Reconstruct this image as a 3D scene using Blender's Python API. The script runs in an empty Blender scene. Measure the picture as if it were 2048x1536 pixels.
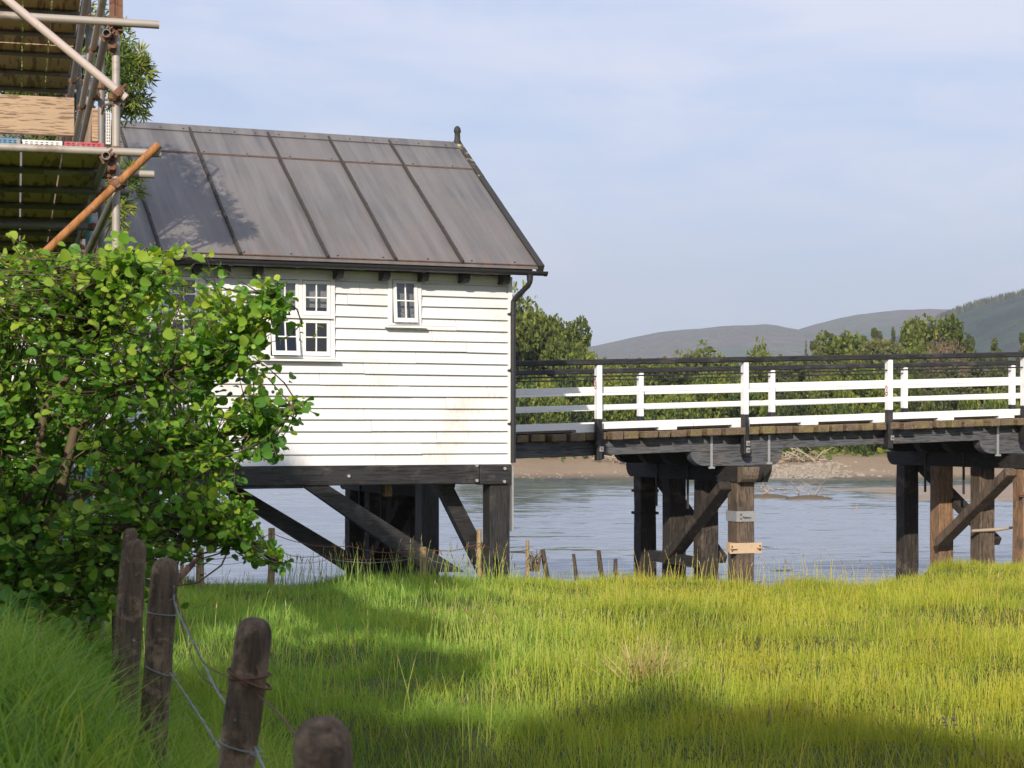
import bpy, math, random
import numpy as np
from mathutils import Vector, Matrix
R = math.radians
random.seed(7); rng = np.random.default_rng(11)
sc = bpy.context.scene
COL = sc.collection

# ------------------------------------------------------------------ camera, sky, sun, exposure
F, CX, HY, EYE = 3500.0, 1024.0, 858.0, 1.5      # focal length and horizon of a 2048 px wide view
cam_d = bpy.data.cameras.new("camera"); cam = bpy.data.objects.new("camera", cam_d); COL.objects.link(cam)
cam.location = (0, 0, EYE); cam.rotation_euler = (R(90), 0, 0)
cam_d.sensor_width = 36; cam_d.lens = 36 * F / 2048; cam_d.shift_y = (HY - 768) / 2048
cam_d.clip_start = .1; cam_d.clip_end = 20000
cam_d.dof.use_dof = True; cam_d.dof.focus_distance = 19; cam_d.dof.aperture_fstop = 12
sc.camera = cam
SUN = Vector((.454, 2.116, -1.0)).normalized()    # the way the sunlight travels
SUN_EL = math.asin(-SUN.z); SUN_AZ = math.atan2(-SUN.x, -SUN.y)
sc.view_settings.view_transform = 'Standard'; sc.view_settings.look = 'None'
sc.view_settings.exposure = 0.74; sc.view_settings.gamma = 1
sc.render.engine = 'CYCLES'
sc.cycles.use_denoising = True
sc.cycles.max_bounces = 7; sc.cycles.transparent_max_bounces = 8; sc.cycles.diffuse_bounces = 4
sc.cycles.glossy_bounces = 3; sc.cycles.transmission_bounces = 4; sc.cycles.volume_bounces = 0
sc.cycles.sample_clamp_indirect = 6; sc.cycles.caustics_reflective = False; sc.cycles.caustics_refractive = False
world = bpy.data.worlds.new("World"); sc.world = world; world.use_nodes = True

class G:                                          # small node-tree helper
    def __init__(s, nt): s.nt = nt
    def n(s, t, i=None, **kw):
        nd = s.nt.nodes.new(t)
        for k, v in kw.items(): setattr(nd, k, v)
        for k, v in (i or {}).items():
            if isinstance(v, bpy.types.NodeSocket): s.nt.links.new(v, nd.inputs[k])
            else: nd.inputs[k].default_value = v
        return nd
    def co(s, scale=(1, 1, 1), rot=(0, 0, 0), kind='Object'):
        tc = s.n('ShaderNodeTexCoord')
        return s.n('ShaderNodeMapping', {0: tc.outputs[kind], 'Scale': scale, 'Rotation': rot}).outputs[0]
    def noise(s, vec, scale=5, detail=4, rough=.55, dist=0):
        return s.n('ShaderNodeTexNoise', {'Vector': vec, 'Scale': scale, 'Detail': detail, 'Roughness': rough, 'Distortion': dist}).outputs[0]
    def ramp(s, fac, *st, interp='LINEAR'):
        nd = s.n('ShaderNodeValToRGB', {0: fac}); cr = nd.color_ramp; cr.interpolation = interp
        while len(cr.elements) < len(st): cr.elements.new(.5)
        for e, (p, c) in zip(cr.elements, st):
            e.position = p; e.color = (c, c, c, 1) if isinstance(c, (int, float)) else tuple(c) + (1,)
        return nd.outputs[0]
    def mix(s, f, a, b, mode='MIX'):
        nd = s.n('ShaderNodeMix', data_type='RGBA', blend_type=mode)
        for k, v in ((0, f), (6, a), (7, b)):
            if isinstance(v, bpy.types.NodeSocket): s.nt.links.new(v, nd.inputs[k])
            else: nd.inputs[k].default_value = v if k == 0 else tuple(v) + (1,)
        return nd.outputs[2]
    def math(s, op, a, b=0.0):
        return s.n('ShaderNodeMath', {0: a, 1: b}, operation=op).outputs[0]
    def bump(s, h, strength=.3, dist=.02):
        return s.n('ShaderNodeBump', {'Height': h, 'Strength': strength, 'Distance': dist}).outputs[0]
    def bsdf(s, col, rough=.7, normal=None, spec=.4, metal=0):
        i = {'Roughness': rough, 'Specular IOR Level': spec, 'Metallic': metal}
        i['Base Color'] = col if isinstance(col, bpy.types.NodeSocket) else tuple(col) + (1,)
        if normal is not None: i['Normal'] = normal
        return s.n('ShaderNodeBsdfPrincipled', i).outputs[0]

def mat(name, fn):
    m = bpy.data.materials.new(name); m.use_nodes = True; m.node_tree.nodes.clear()
    g = G(m.node_tree); o = g.n('ShaderNodeOutputMaterial'); m.node_tree.links.new(fn(g), o.inputs[0]); return m

def _sky():
    nt = world.node_tree; nt.nodes.clear(); g = G(nt)
    sky = g.n('ShaderNodeTexSky', sky_type='NISHITA', sun_disc=False, sun_elevation=SUN_EL, sun_rotation=SUN_AZ,
              air_density=1.0, dust_density=1.2, ozone_density=2.0, altitude=0)
    v = g.co((1, 1, 2.6), (R(4), R(-16), 0), 'Generated')
    c1 = g.noise(v, 2.6, 6, .55, .6); c2 = g.noise(g.co((1, 1, 5), (R(5), R(-24), 0), 'Generated'), 5.5, 5, .6, 1.0)
    veil = g.ramp(g.math('ADD', g.math('MULTIPLY', c1, .7), g.math('MULTIPLY', c2, .3)), (.43, 0.0), (.60, 1.0))
    tint = g.mix(.60, sky.outputs[0], (4.2, 5.0, 7.2))                       # summer haze high up
    col = g.mix(g.math('MULTIPLY', veil, .52), tint, (7.3, 7.0, 7.5))       # thin cirrus
    bg = g.n('ShaderNodeBackground', {'Color': col, 'Strength': .088})
    o = g.n('ShaderNodeOutputWorld'); nt.links.new(bg.outputs[0], o.inputs[0])
_sky()
sun_d = bpy.data.lights.new("sun", 'SUN'); sun_d.energy = 3.3; sun_d.angle = R(.53); sun_d.color = (1.0, .90, .77)
sun = bpy.data.objects.new("sun", sun_d); COL.objects.link(sun)
sun.rotation_euler = SUN.to_track_quat('-Z', 'Y').to_euler(); sun.location = (-20, -50, 40)

# ------------------------------------------------------------------ builders
def px(p, Y): return (p - CX) / F * Y
def pz(p, Y): return EYE + (HY - p) / F * Y
def tag(o, label=None, cat=None, group=None, kind=None):
    if label: o['label'] = label
    if cat: o['category'] = cat
    if group: o['group'] = group
    if kind: o['kind'] = kind
    return o
def empty(name, loc, rz=0):
    o = bpy.data.objects.new(name, None); COL.objects.link(o); o.location = loc; o.rotation_euler = (0, 0, rz)
    o.empty_display_size = .2; return o
def link(name, me, m, parent=None):
    o = bpy.data.objects.new(name, me); COL.objects.link(o)
    if m: me.materials.append(m)
    if parent: o.parent = parent
    return o
class MB:
    def __init__(s): s.v = []; s.f = []; s.sm = []
    def add(s, vs, fs, smooth=False):
        b = len(s.v); s.v += [tuple(q) for q in vs]; s.f += [tuple(b + k for k in f) for f in fs]; s.sm += [smooth] * len(fs); return s
    def box(s, a, b):
        (x0, y0, z0), (x1, y1, z1) = a, b
        x0, x1 = min(x0, x1), max(x0, x1); y0, y1 = min(y0, y1), max(y0, y1); z0, z1 = min(z0, z1), max(z0, z1)
        return s.hexa([(x0, y0, z0), (x1, y0, z0), (x1, y1, z0), (x0, y1, z0), (x0, y0, z1), (x1, y0, z1), (x1, y1, z1), (x0, y1, z1)])
    def hexa(s, p): return s.add(p, [(0, 3, 2, 1), (4, 5, 6, 7), (0, 1, 5, 4), (1, 2, 6, 5), (2, 3, 7, 6), (3, 0, 4, 7)])
    def prism(s, prof, d):                        # planar outline (list of 3-D points) swept along d
        n = len(prof); d = Vector(d); P = [Vector(q) for q in prof]
        return s.add(P + [q + d for q in P], [tuple(range(n)), tuple(range(2 * n - 1, n - 1, -1))] + [(k, n + k, n + (k + 1) % n, (k + 1) % n) for k in range(n)])
    def bar(s, a, b, w, h, up=(0, 0, 1)):         # square timber between two points
        a, b = Vector(a), Vector(b); t = (b - a).normalized(); sd = t.cross(Vector(up)).normalized(); u2 = sd.cross(t)
        q = [(-w / 2, -h / 2), (w / 2, -h / 2), (w / 2, h / 2), (-w / 2, h / 2)]
        return s.hexa([a + sd * i + u2 * j for i, j in q] + [b + sd * i + u2 * j for i, j in q])
    def tube(s, pts, rad, n=10, cap=True, hollow=0):
        P = [Vector(q) for q in pts]; rs = rad if isinstance(rad, (list, tuple)) else [rad] * len(P)
        V = []; Fc = []; prev = None
        for k, p in enumerate(P):
            t = ((P[min(k + 1, len(P) - 1)] - P[max(k - 1, 0)])).normalized()
            if prev is None: prev = t.orthogonal().normalized()
            a = (prev - t * prev.dot(t)).normalized(); b = t.cross(a); prev = a
            V += [p + (a * math.cos(2 * math.pi * j / n) + b * math.sin(2 * math.pi * j / n)) * rs[k] for j in range(n)]
        for k in range(len(P) - 1):
            Fc += [(k * n + j, k * n + (j + 1) % n, (k + 1) * n + (j + 1) % n, (k + 1) * n + j) for j in range(n)]
        s.add(V, Fc, True)
        if cap: s.add(V[:n], [tuple(range(n - 1, -1, -1))]); s.add(V[-n:], [tuple(range(n))])
        return s
    def pipe(s, a, b, r=.024, wall=.004, n=14):   # open steel tube with a visible wall and bore
        a, b = Vector(a), Vector(b); t = (b - a).normalized(); x = t.orthogonal().normalized(); y = t.cross(x); ri = r - wall
        ring = lambda c, q: [c + (x * math.cos(2 * math.pi * j / n) + y * math.sin(2 * math.pi * j / n)) * q for j in range(n)]
        J = lambda p, q: [(p + j, p + (j + 1) % n, q + (j + 1) % n, q + j) for j in range(n)]
        s.add(ring(a, r) + ring(b, r), J(0, n), True); s.add(ring(a, ri) + ring(b, ri), J(n, 0), True)
        s.add(ring(a, r) + ring(a, ri), J(n, 0)); s.add(ring(b, r) + ring(b, ri), J(0, n)); return s
    def lathe(s, c, prof, n=12):
        V = [(c[0] + r * math.cos(2 * math.pi * j / n), c[1] + r * math.sin(2 * math.pi * j / n), c[2] + z) for r, z in prof for j in range(n)]
        return s.add(V, [(k * n + j, k * n + (j + 1) % n, (k + 1) * n + (j + 1) % n, (k + 1) * n + j) for k in range(len(prof) - 1) for j in range(n)], True)
    def build(s, name, m, parent=None, bevel=0):
        me = bpy.data.meshes.new(name); me.from_pydata(s.v, [], s.f); me.polygons.foreach_set('use_smooth', s.sm); me.update()
        o = link(name, me, m, parent)
        if bevel:
            b = o.modifiers.new('bevel', 'BEVEL'); b.width = bevel; b.segments = 1; b.limit_method = 'ANGLE'; b.angle_limit = R(40)
        return o
def np_mesh(name, V, faces, tint=None, smooth=False):
    """V (n,3); faces: list of int arrays (m,k) of equal k; tint per vertex"""
    me = bpy.data.meshes.new(name); me.vertices.add(len(V)); me.vertices.foreach_set('co', np.ascontiguousarray(V, dtype=np.float32).ravel())
    loops = np.concatenate([f.ravel() for f in faces]).astype(np.int32)
    tot = np.concatenate([np.full(len(f), f.shape[1]) for f in faces]).astype(np.int32)
    st = np.concatenate([[0], np.cumsum(tot)[:-1]]).astype(np.int32)
    me.loops.add(len(loops)); me.loops.foreach_set('vertex_index', loops)
    me.polygons.add(len(tot)); me.polygons.foreach_set('loop_start', st); me.polygons.foreach_set('loop_total', tot)
    if smooth: me.polygons.foreach_set('use_smooth', np.ones(len(tot), dtype=bool))
    if tint is not None:
        a = me.attributes.new('tint', 'FLOAT', 'POINT'); a.data.foreach_set('value', np.ascontiguousarray(tint, dtype=np.float32))
    me.update(calc_edges=True); return me
def unit(a): return a / np.maximum(np.linalg.norm(a, axis=-1, keepdims=True), 1e-9)
def scatter(name, tv, tf, P, axis, nrm, S, tint, smooth=False):
    """copies of one small leaf (tv: width, length, height) set at P with its length along axis, facing nrm"""
    ax = unit(axis); nz = nrm - ax * (nrm * ax).sum(1, keepdims=True); nz = unit(nz); sx = np.cross(ax, nz)
    tv = np.asarray(tv, float); V = (P[:, None] + S[:, None, None] * (tv[None, :, 0:1] * sx[:, None] + tv[None, :, 1:2] * ax[:, None] + tv[None, :, 2:3] * nz[:, None]))
    k = len(tv); off = (np.arange(len(P)) * k)[:, None, None]
    by = {}
    for f in tf: by.setdefault(len(f), []).append(f)
    faces = [(np.asarray(v)[None] + off).reshape(-1, n) for n, v in by.items()]
    return np_mesh(name, V.reshape(-1, 3), faces, np.repeat(tint, k), smooth)

# ------------------------------------------------------------------ materials
def leafmat(name, stops, trans=.35, rough=.45, patch=0.0, tr_gain=(1.25, 1.2, .55)):
    def fn(g):
        t = g.n('ShaderNodeAttribute', attribute_name='tint').outputs['Fac']
        c = g.ramp(t, *stops)
        if patch:
            nz = g.noise(g.co(), patch, 3)
            c = g.mix(g.ramp(nz, (.35, 0.0), (.65, .5)), c, g.mix(1, c, (1.35, 1.12, .6), 'MULTIPLY'))
        b = g.bsdf(c, rough, None, .35)
        tr = g.n('ShaderNodeBsdfTranslucent', {'Color': g.mix(1, c, tr_gain, 'MULTIPLY')})
        return g.n('ShaderNodeMixShader', {0: trans, 1: b, 2: tr.outputs[0]}).outputs[0]
    return mat(name, fn)
def timber(name, base, dark, axis, stain=None, rough=.75, scale=1.0, amount=.5, bump=.25):
    """weathered timber: streaks drawn out along one axis, splits, and optional stain patches"""
    def fn(g):
        sc3 = [9.0, 9.0, 9.0]; sc3[axis] = .7; v = g.co(tuple(k * scale for k in sc3))
        st = g.noise(v, 3, 6, .65, .3); big = g.noise(g.co(), 1.7, 4)
        c = g.mix(g.ramp(st, (.32, 0.0), (.68, 1.0)), dark, base)
        c = g.mix(g.ramp(big, (.4, 0.0), (.75, .6)), c, tuple(k * .62 for k in base))
        if stain: c = g.mix(g.ramp(g.noise(g.co((1, 1, 1.4)), 2.6, 6, .7), (.58 - amount * .2, 0.0), (.72, .85)), c, stain)
        crack = g.ramp(g.noise(v, 7, 3, .5), (.40, 0.0), (.47, 1.0))
        c = g.mix(crack, g.mix(1, c, (.45, .42, .4), 'MULTIPLY'), c)
        return g.bsdf(c, rough, g.bump(g.math('ADD', st, g.math('MULTIPLY', crack, .4)), bump, .012), .35)
    return mat(name, fn)
def plain(name, col, rough=.6, var=.25, scale=8, metal=0, spec=.4, bump=.15, dirt=None, thr=.55):
    def fn(g):
        nz = g.noise(g.co(), scale, 6, .6); c = g.mix(nz, tuple(k * (1 - var) for k in col), tuple(min(1, k * (1 + var)) for k in col))
        if dirt: c = g.mix(g.ramp(g.noise(g.co(), scale * .6, 7, .7, .5), (thr, 0.0), (thr + .1, 1.0)), c, dirt)
        return g.bsdf(c, rough, g.bump(nz, bump, .01), spec, metal)
    return mat(name, fn)
def _white_boards(g):
    v = g.co((.6, 1, 9)); gr = g.noise(v, 5, 6, .6)
    c = g.mix(gr, (.60, .60, .612), (.69, .692, .705))
    big = g.noise(g.co((1, 1, 1.3)), .9, 3, .5); fine = g.noise(g.co((7, 1, 2.0)), 4.5, 6, .75, .4)
    m = g.ramp(g.math('ADD', g.math('MULTIPLY', big, .62), g.math('MULTIPLY', fine, .5)), (.55, 0.0), (.74, .7))
    sp_ = g.n('ShaderNodeSeparateXYZ', {0: g.n('ShaderNodeTexCoord').outputs['Object']})
    wx = g.n('ShaderNodeMapRange', {0: sp_.outputs[0], 1: -3.0, 2: -.2, 3: .6, 4: 1.0}).outputs[0]; wz = g.n('ShaderNodeMapRange', {0: sp_.outputs[2], 1: 3.3, 2: 2.3, 3: .45, 4: 1.0}).outputs[0]
    c = g.mix(g.math('MULTIPLY', m, g.math('MULTIPLY', wx, wz)), c, (.42, .34, .21))
    sp = g.ramp(g.noise(g.co(), 60, 2, .5), (.24, 1.0), (.27, 0.0)); c = g.mix(g.math('MULTIPLY', sp, .7), c, (.25, .23, .2))
    return g.bsdf(c, .55, g.bump(gr, .2, .006), .4)
def _roof(g):
    tc = g.co(); run = g.noise(g.co((5.2, .28, .28)), 1.6, 6, .62, .15); big = g.noise(tc, .8, 4); fine = g.noise(tc, 38, 4, .7)
    c = g.mix(g.ramp(run, (.36, 0.0), (.68, 1.0)), (.094, .089, .088), (.166, .156, .150))
    c = g.mix(g.ramp(big, (.42, 0.0), (.7, .65)), c, (.165, .148, .135))
    sep = g.n('ShaderNodeSeparateXYZ', {0: g.n('ShaderNodeTexCoord').outputs['Object']})
    up = g.ramp(g.n('ShaderNodeMapRange', {0: sep.outputs[2], 1: 3.7, 2: 5.85}).outputs[0], (.0, 1.0), (.12, .55), (.5, .12), (.78, 0.0))
    rust = g.math('MULTIPLY', up, g.ramp(g.noise(g.co((2.2, .6, .6)), 2.2, 7, .7, .3), (.42, 0.0), (.68, 1.0)))
    c = g.mix(g.math('MULTIPLY', rust, .6), c, (.19, .135, .105))
    return g.bsdf(c, g.ramp(fine, (.3, .42), (.7, .58)), g.bump(g.math('ADD', fine, g.math('MULTIPLY', big, 3)), .12, .01), .45)
def _glass(g):
    fr = g.n('ShaderNodeFresnel', {'IOR': 1.5}).outputs[0]
    gl = g.n('ShaderNodeBsdfGlossy', {'Color': (1, 1, 1, 1), 'Roughness': .03}); tr = g.n('ShaderNodeBsdfTransparent', {'Color': (.86, .88, .88, 1)})
    return g.n('ShaderNodeMixShader', {0: g.math('ADD', fr, .03), 1: tr.outputs[0], 2: gl.outputs[0]}).outputs[0]
def _water(g):
    def nv(sc_, s, d, dist): return g.n('ShaderNodeTexNoise', {'Vector': g.co(*sc_), 'Scale': s, 'Detail': d, 'Roughness': .6, 'Distortion': dist}).outputs[1]
    vm = lambda op, a, b: g.n('ShaderNodeVectorMath', {0: a, 1: b}, operation=op).outputs[0]
    gust = g.noise(g.co((.035, .16, 1)), 1.0, 4, .6, .3)
    a = vm('MULTIPLY', vm('SUBTRACT', nv((((.55, 1.7, 1), (0, 0, R(4)))), 1.5, 4, .5), (.5, .5, .5)), (.24, .50, 0))
    b = vm('MULTIPLY', vm('SUBTRACT', nv((((.30, .75, 1), (0, 0, R(-7)))), .8, 3, .8), (.5, .5, .5)), (.16, .34, 0))
    amp = g.ramp(gust, (.34, .35), (.66, 1.15)); nm = g.n('ShaderNodeVectorMath', {0: vm('ADD', vm('MULTIPLY', vm('ADD', a, b), amp), (0, -.085, 1))}, operation='NORMALIZE').outputs[0]
    return g.bsdf(g.mix(gust, (.12, .135, .145), (.17, .185, .19)), .07, nm, .5)
def _ground(g):
    n1 = g.noise(g.co(), 3.5, 5); n2 = g.noise(g.co(), 26, 4, .7)
    c = g.mix(n1, (.055, .075, .018), (.10, .12, .028)); c = g.mix(g.ramp(n2, (.45, 0.0), (.65, .7)), c, (.10, .075, .035))
    return g.bsdf(c, .9, g.bump(n2, .6, .04), .15)
def _mud(g):
    n1 = g.noise(g.co((1, 2.2, 1)), .35, 6, .6, .4); n2 = g.noise(g.co((1, 2, 1)), 6, 5, .7)
    c = g.mix(n1, (.21, .15, .105), (.38, .29, .20)); c = g.mix(g.ramp(n2, (.62, 0.0), (.7, .6)), c, (.5, .44, .36))
    return g.bsdf(c, .75, g.bump(n2, .4, .05), .3)
def _shore(g):
    n1 = g.noise(g.co((1, 1.6, 1)), .22, 6, .65, .4); n2 = g.noise(g.co(), 4, 5, .7)
    sep = g.n('ShaderNodeSeparateXYZ', {0: g.n('ShaderNodeTexCoord').outputs['Object']}); z = sep.outputs[2]
    c = g.mix(n1, (.235, .165, .105), (.33, .255, .18)); c = g.mix(g.ramp(n2, (.55, 0.0), (.68, .7)), c, (.20, .135, .08))
    wet = g.n('ShaderNodeMapRange', {0: z, 1: -1.62, 2: -1.35}).outputs[0]; c = g.mix(wet, (.12, .10, .07), c)
    gr = g.ramp(g.math('ADD', g.n('ShaderNodeMapRange', {0: z, 1: -1.2, 2: .3}).outputs[0], g.math('MULTIPLY', n1, .5)), (.75, 0.0), (.95, 1.0))
    c = g.mix(gr, c, g.mix(n2, (.05, .075, .018), (.15, .16, .05)))
    return g.bsdf(c, .85, g.bump(n2, .6, .1), .2)
def hillmat(name, a, b, c3, s, bump=.6):
    def fn(g):
        n1 = g.noise(g.co((1, 1, 2)), s, 7, .62, .6); n2 = g.noise(g.co(), s * 7, 5, .7); n3 = g.noise(g.co((1, 1, 1)), s * .45, 4, .5)
        c = g.mix(g.ramp(n1, (.38, 0.0), (.62, 1.0)), a, b); c = g.mix(g.ramp(n3, (.5, 0.0), (.6, .85)), c, c3)
        c = g.mix(g.ramp(n2, (.42, .0), (.66, .55)), c, tuple(k * .55 for k in a))
        return g.bsdf(c, .95, g.bump(n2, bump, 22), .1)
    return mat(name, fn)
def _postwood(g):
    v = g.co((6, 6, .8)); st = g.noise(v, 7, 6, .65, .4); n1 = g.noise(g.co(), 9, 6, .7, .3); n2 = g.noise(g.co(), 30, 3, .6)
    c = g.mix(g.ramp(st, (.3, 0.0), (.7, 1.0)), (.055, .038, .026), (.21, .145, .095))
    c = g.mix(g.ramp(n1, (.52, 0.0), (.62, .75)), c, (.37, .26, .165))
    c = g.mix(g.ramp(n1, (.30, .8), (.40, 0.0)), c, (.022, .018, .016))
    c = g.mix(g.ramp(n2, (.68, 0.0), (.74, .8)), c, (.42, .40, .33))
    return g.bsdf(c, .85, g.bump(g.math('ADD', st, n1), 1.0, .018), .25)
def _cover(g):
    r = g.noise(g.co((8, 8, 1.2)), 6, 6, .7, .3); f = g.noise(g.co(), 22, 5, .7)
    c = g.mix(g.ramp(r, (.34, 0.0), (.66, 1.0)), (.21, .075, .022), (.40, .19, .07)); c = g.mix(g.ramp(f, (.6, 0.0), (.7, .8)), c, (.46, .34, .2))
    return g.bsdf(c, .8, g.bump(f, .3, .003), .3)
MT = {
 'white': mat('white_weatherboard_paint', _white_boards), 'roof': mat('weathered_roof_sheet', _roof), 'glass': mat('window_glass', _glass),
 'trim': plain('white_trim_paint', (.74, .73, .71), .5, .06, 14, bump=.1, dirt=(.52, .47, .38), thr=.66),
 'rail': plain('white_rail_paint', (.75, .74, .725), .5, .06, 9, bump=.15, dirt=(.50, .45, .36), thr=.63),
 'black': timber('black_painted_timber', (.034, .033, .034), (.016, .016, .017), 0, (.085, .078, .072), .5, amount=.25),
 'blackz': timber('black_painted_upright', (.034, .033, .033), (.015, .015, .016), 2, (.075, .062, .05), .55, amount=.2),
 'girder': timber('faded_black_girder', (.115, .12, .13), (.06, .064, .072), 0, (.13, .11, .10), .7, amount=.35),
 'plastic': plain('black_rainwater_pipe', (.022, .022, .024), .38, .2, 12, bump=.05),
 'batten': plain('rusty_black_batten', (.045, .040, .037), .8, .5, 30, bump=.5, dirt=(.10, .068, .045), thr=.58),
 'lichen': plain('lichen_on_timber', (.035, .033, .03), .8, .4, 12, bump=.5, dirt=(.50, .44, .24), thr=.53),
 'barge': plain('black_bargeboard', (.03, .029, .027), .7, .4, 16, bump=.4, dirt=(.12, .095, .06), thr=.6),
 'dark': plain('dark_interior', (.012, .010, .010), .9, .2, 3),
 'blind': plain('grey_window_blind', (.30, .31, .32), .8, .1, 4), 'lace': plain('patterned_net_curtain', (.22, .22, .215), .9, .45, 60, bump=.4, dirt=(.05, .05, .05), thr=.52),
 'plank': timber('weathered_deck_plank', (.20, .145, .095), (.085, .058, .038), 1, (.25, .21, .055), .85, 1.3, .55),
 'deck': plain('worn_deck_runner', (.24, .185, .165), .9, .2, 10),
 'pile': timber('brown_weathered_pile', (.185, .135, .095), (.06, .043, .032), 2, (.055, .045, .036), .85, 1.0, .6, .5),
 'pileb': timber('blackened_pile', (.055, .045, .037), (.022, .019, .017), 2, (.15, .115, .085), .85, 1.0, .25, .5),
 'pilen': timber('orange_new_pile', (.34, .205, .115), (.15, .085, .048), 2, (.10, .08, .062), .8, 1.0, .5),
 'cap': timber('black_cap_beam', (.035, .032, .029), (.016, .015, .014), 1, (.06, .05, .04), .8, 1, .2),
 'capb': timber('bleached_cap_end', (.20, .155, .11), (.10, .075, .052), 2, (.06, .05, .042), .85, 1.6, .35),
 'galv': plain('galvanised_steel', (.42, .42, .41), .45, .2, 14, .6, dirt=(.30, .25, .2), thr=.6),
 'tan': plain('tan_primed_steel', (.50, .36, .23), .6, .12, 12, dirt=(.36, .24, .15), thr=.6),
 'rust': plain('rusted_fitting', (.17, .085, .05), .85, .4, 30, bump=.6, dirt=(.09, .04, .025), thr=.55),
 'edge': plain('rusty_sheet_edge', (.105, .062, .045), .85, .4, 26, bump=.5, dirt=(.05, .04, .035), thr=.5),
 'tube': plain('scaffold_tube_steel', (.36, .32, .275), .55, .25, 7, .25, bump=.1, dirt=(.24, .19, .15), thr=.55),
 'tube_shade': plain('shaded_scaffold_tube', (.20, .19, .18), .55, .3, 8, .3, bump=.1, dirt=(.14, .11, .09), thr=.55),  # darker copy of the tube steel: shade on the rear tubes put into colour
 'tubep': plain('pale_scaffold_tube', (.52, .43, .38), .6, .15, 9, .1, bump=.1, dirt=(.40, .30, .24), thr=.58),
 'tubeo': mat('rusty_orange_tube', _cover), 'teal': plain('teal_painted_tube', (.08, .24, .27), .5, .2, 10, dirt=(.26, .26, .25), thr=.6),
 'sboard': timber('scaffold_board', (.60, .43, .25), (.48, .33, .19), 1, None, .85, .45, .4, .06),
 'toe': timber('sawn_toe_board', (.47, .33, .215), (.40, .27, .17), 0, None, .8, 2.6, .3, .12),
 'blue': plain('blue_end_band', (.10, .22, .33), .6, .25, 25, dirt=(.33, .26, .2), thr=.5), 'red': plain('red_end_band', (.42, .07, .085), .6, .2, 25, dirt=(.38, .24, .2), thr=.56),
 'whitem': plain('white_end_band', (.66, .64, .62), .5, .15, 25, dirt=(.3, .22, .18), thr=.62),
 'ground': mat('meadow_soil', _ground), 'mud': mat('estuary_mud', _mud), 'water': mat('estuary_water', _water), 'shore': mat('far_shore', _shore),
 'post': mat('old_round_post', _postwood), 'stake': timber('pale_split_stake', (.40, .29, .155), (.24, .16, .085), 2, (.18, .13, .08), .85, 2.0, .4),
 'stakeb': timber('rotten_dark_stake', (.11, .085, .06), (.04, .032, .026), 2, (.17, .14, .09), .9, 2.0, .4),
 'wire': plain('galvanised_wire', (.24, .25, .245), .45, .2, 20, .5), 'wirer': plain('rusty_wire', (.14, .065, .035), .85, .4, 40),
 'bark': timber('grey_brown_bark', (.14, .105, .075), (.06, .045, .033), 2, (.2, .17, .13), .9, .8, .3, .8),
 'pbark': timber('orange_pine_bark', (.27, .145, .085), (.13, .075, .05), 2, (.3, .19, .12), .9, .8, .3, .6),
 'twig': plain('brown_twig', (.105, .078, .045), .8, .3, 12), 'drift': plain('bleached_driftwood', (.34, .27, .20), .9, .3, 2),
 'stone': plain('pale_shore_stone', (.25, .215, .17), .9, .45, 3),
 'signw': plain('white_sign_face', (.8, .79, .78), .35, .03, 10), 'signr': plain('red_sign_ring', (.50, .02, .03), .35, .05, 10), 'signk': plain('black_sign_figure', (.02, .02, .02), .4, .1, 10),
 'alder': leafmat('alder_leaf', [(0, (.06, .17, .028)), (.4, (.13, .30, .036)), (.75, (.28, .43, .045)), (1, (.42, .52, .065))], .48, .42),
 'ash': leafmat('ash_leaf', [(0, (.06, .12, .025)), (.6, (.20, .25, .04)), (1, (.34, .33, .06))], .3),
 'oak': leafmat('oak_leaf', [(0, (.016, .030, .008)), (.45, (.095, .125, .02)), (1, (.24, .255, .036))], .25, .6),
 'pine': leafmat('pine_needle', [(0, (.035, .05, .018)), (.5, (.10, .115, .035)), (1, (.18, .17, .05))], .15, .7),
 'scrub': leafmat('scrub_leaf', [(0, (.020, .040, .010)), (.45, (.095, .14, .022)), (1, (.28, .29, .04))], .25, .6),
 'dead': leafmat('dead_twig_crown', [(0, (.13, .085, .055)), (1, (.27, .19, .125))], .1, .9),
 'shade': leafmat('shade_tree_leaf', [(0, (.03, .07, .014)), (1, (.07, .13, .02))], .15),
 'dry': leafmat('dry_grass', [(0, (.33, .27, .10)), (1, (.54, .45, .20))], .3, .7),
 'seed': leafmat('seed_head', [(0, (.12, .055, .028)), (.5, (.20, .11, .045)), (.85, (.40, .30, .14)), (1, (.58, .5, .32))], .2, .8),
 'hill': hillmat('moorland_slope', (.21, .165, .17), (.16, .195, .135), (.065, .155, .09), .0075, 1.0),
 'forest': hillmat('forested_slope', (.04, .075, .06), (.09, .14, .085), (.13, .10, .095), .011, 1.0),
}
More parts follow.
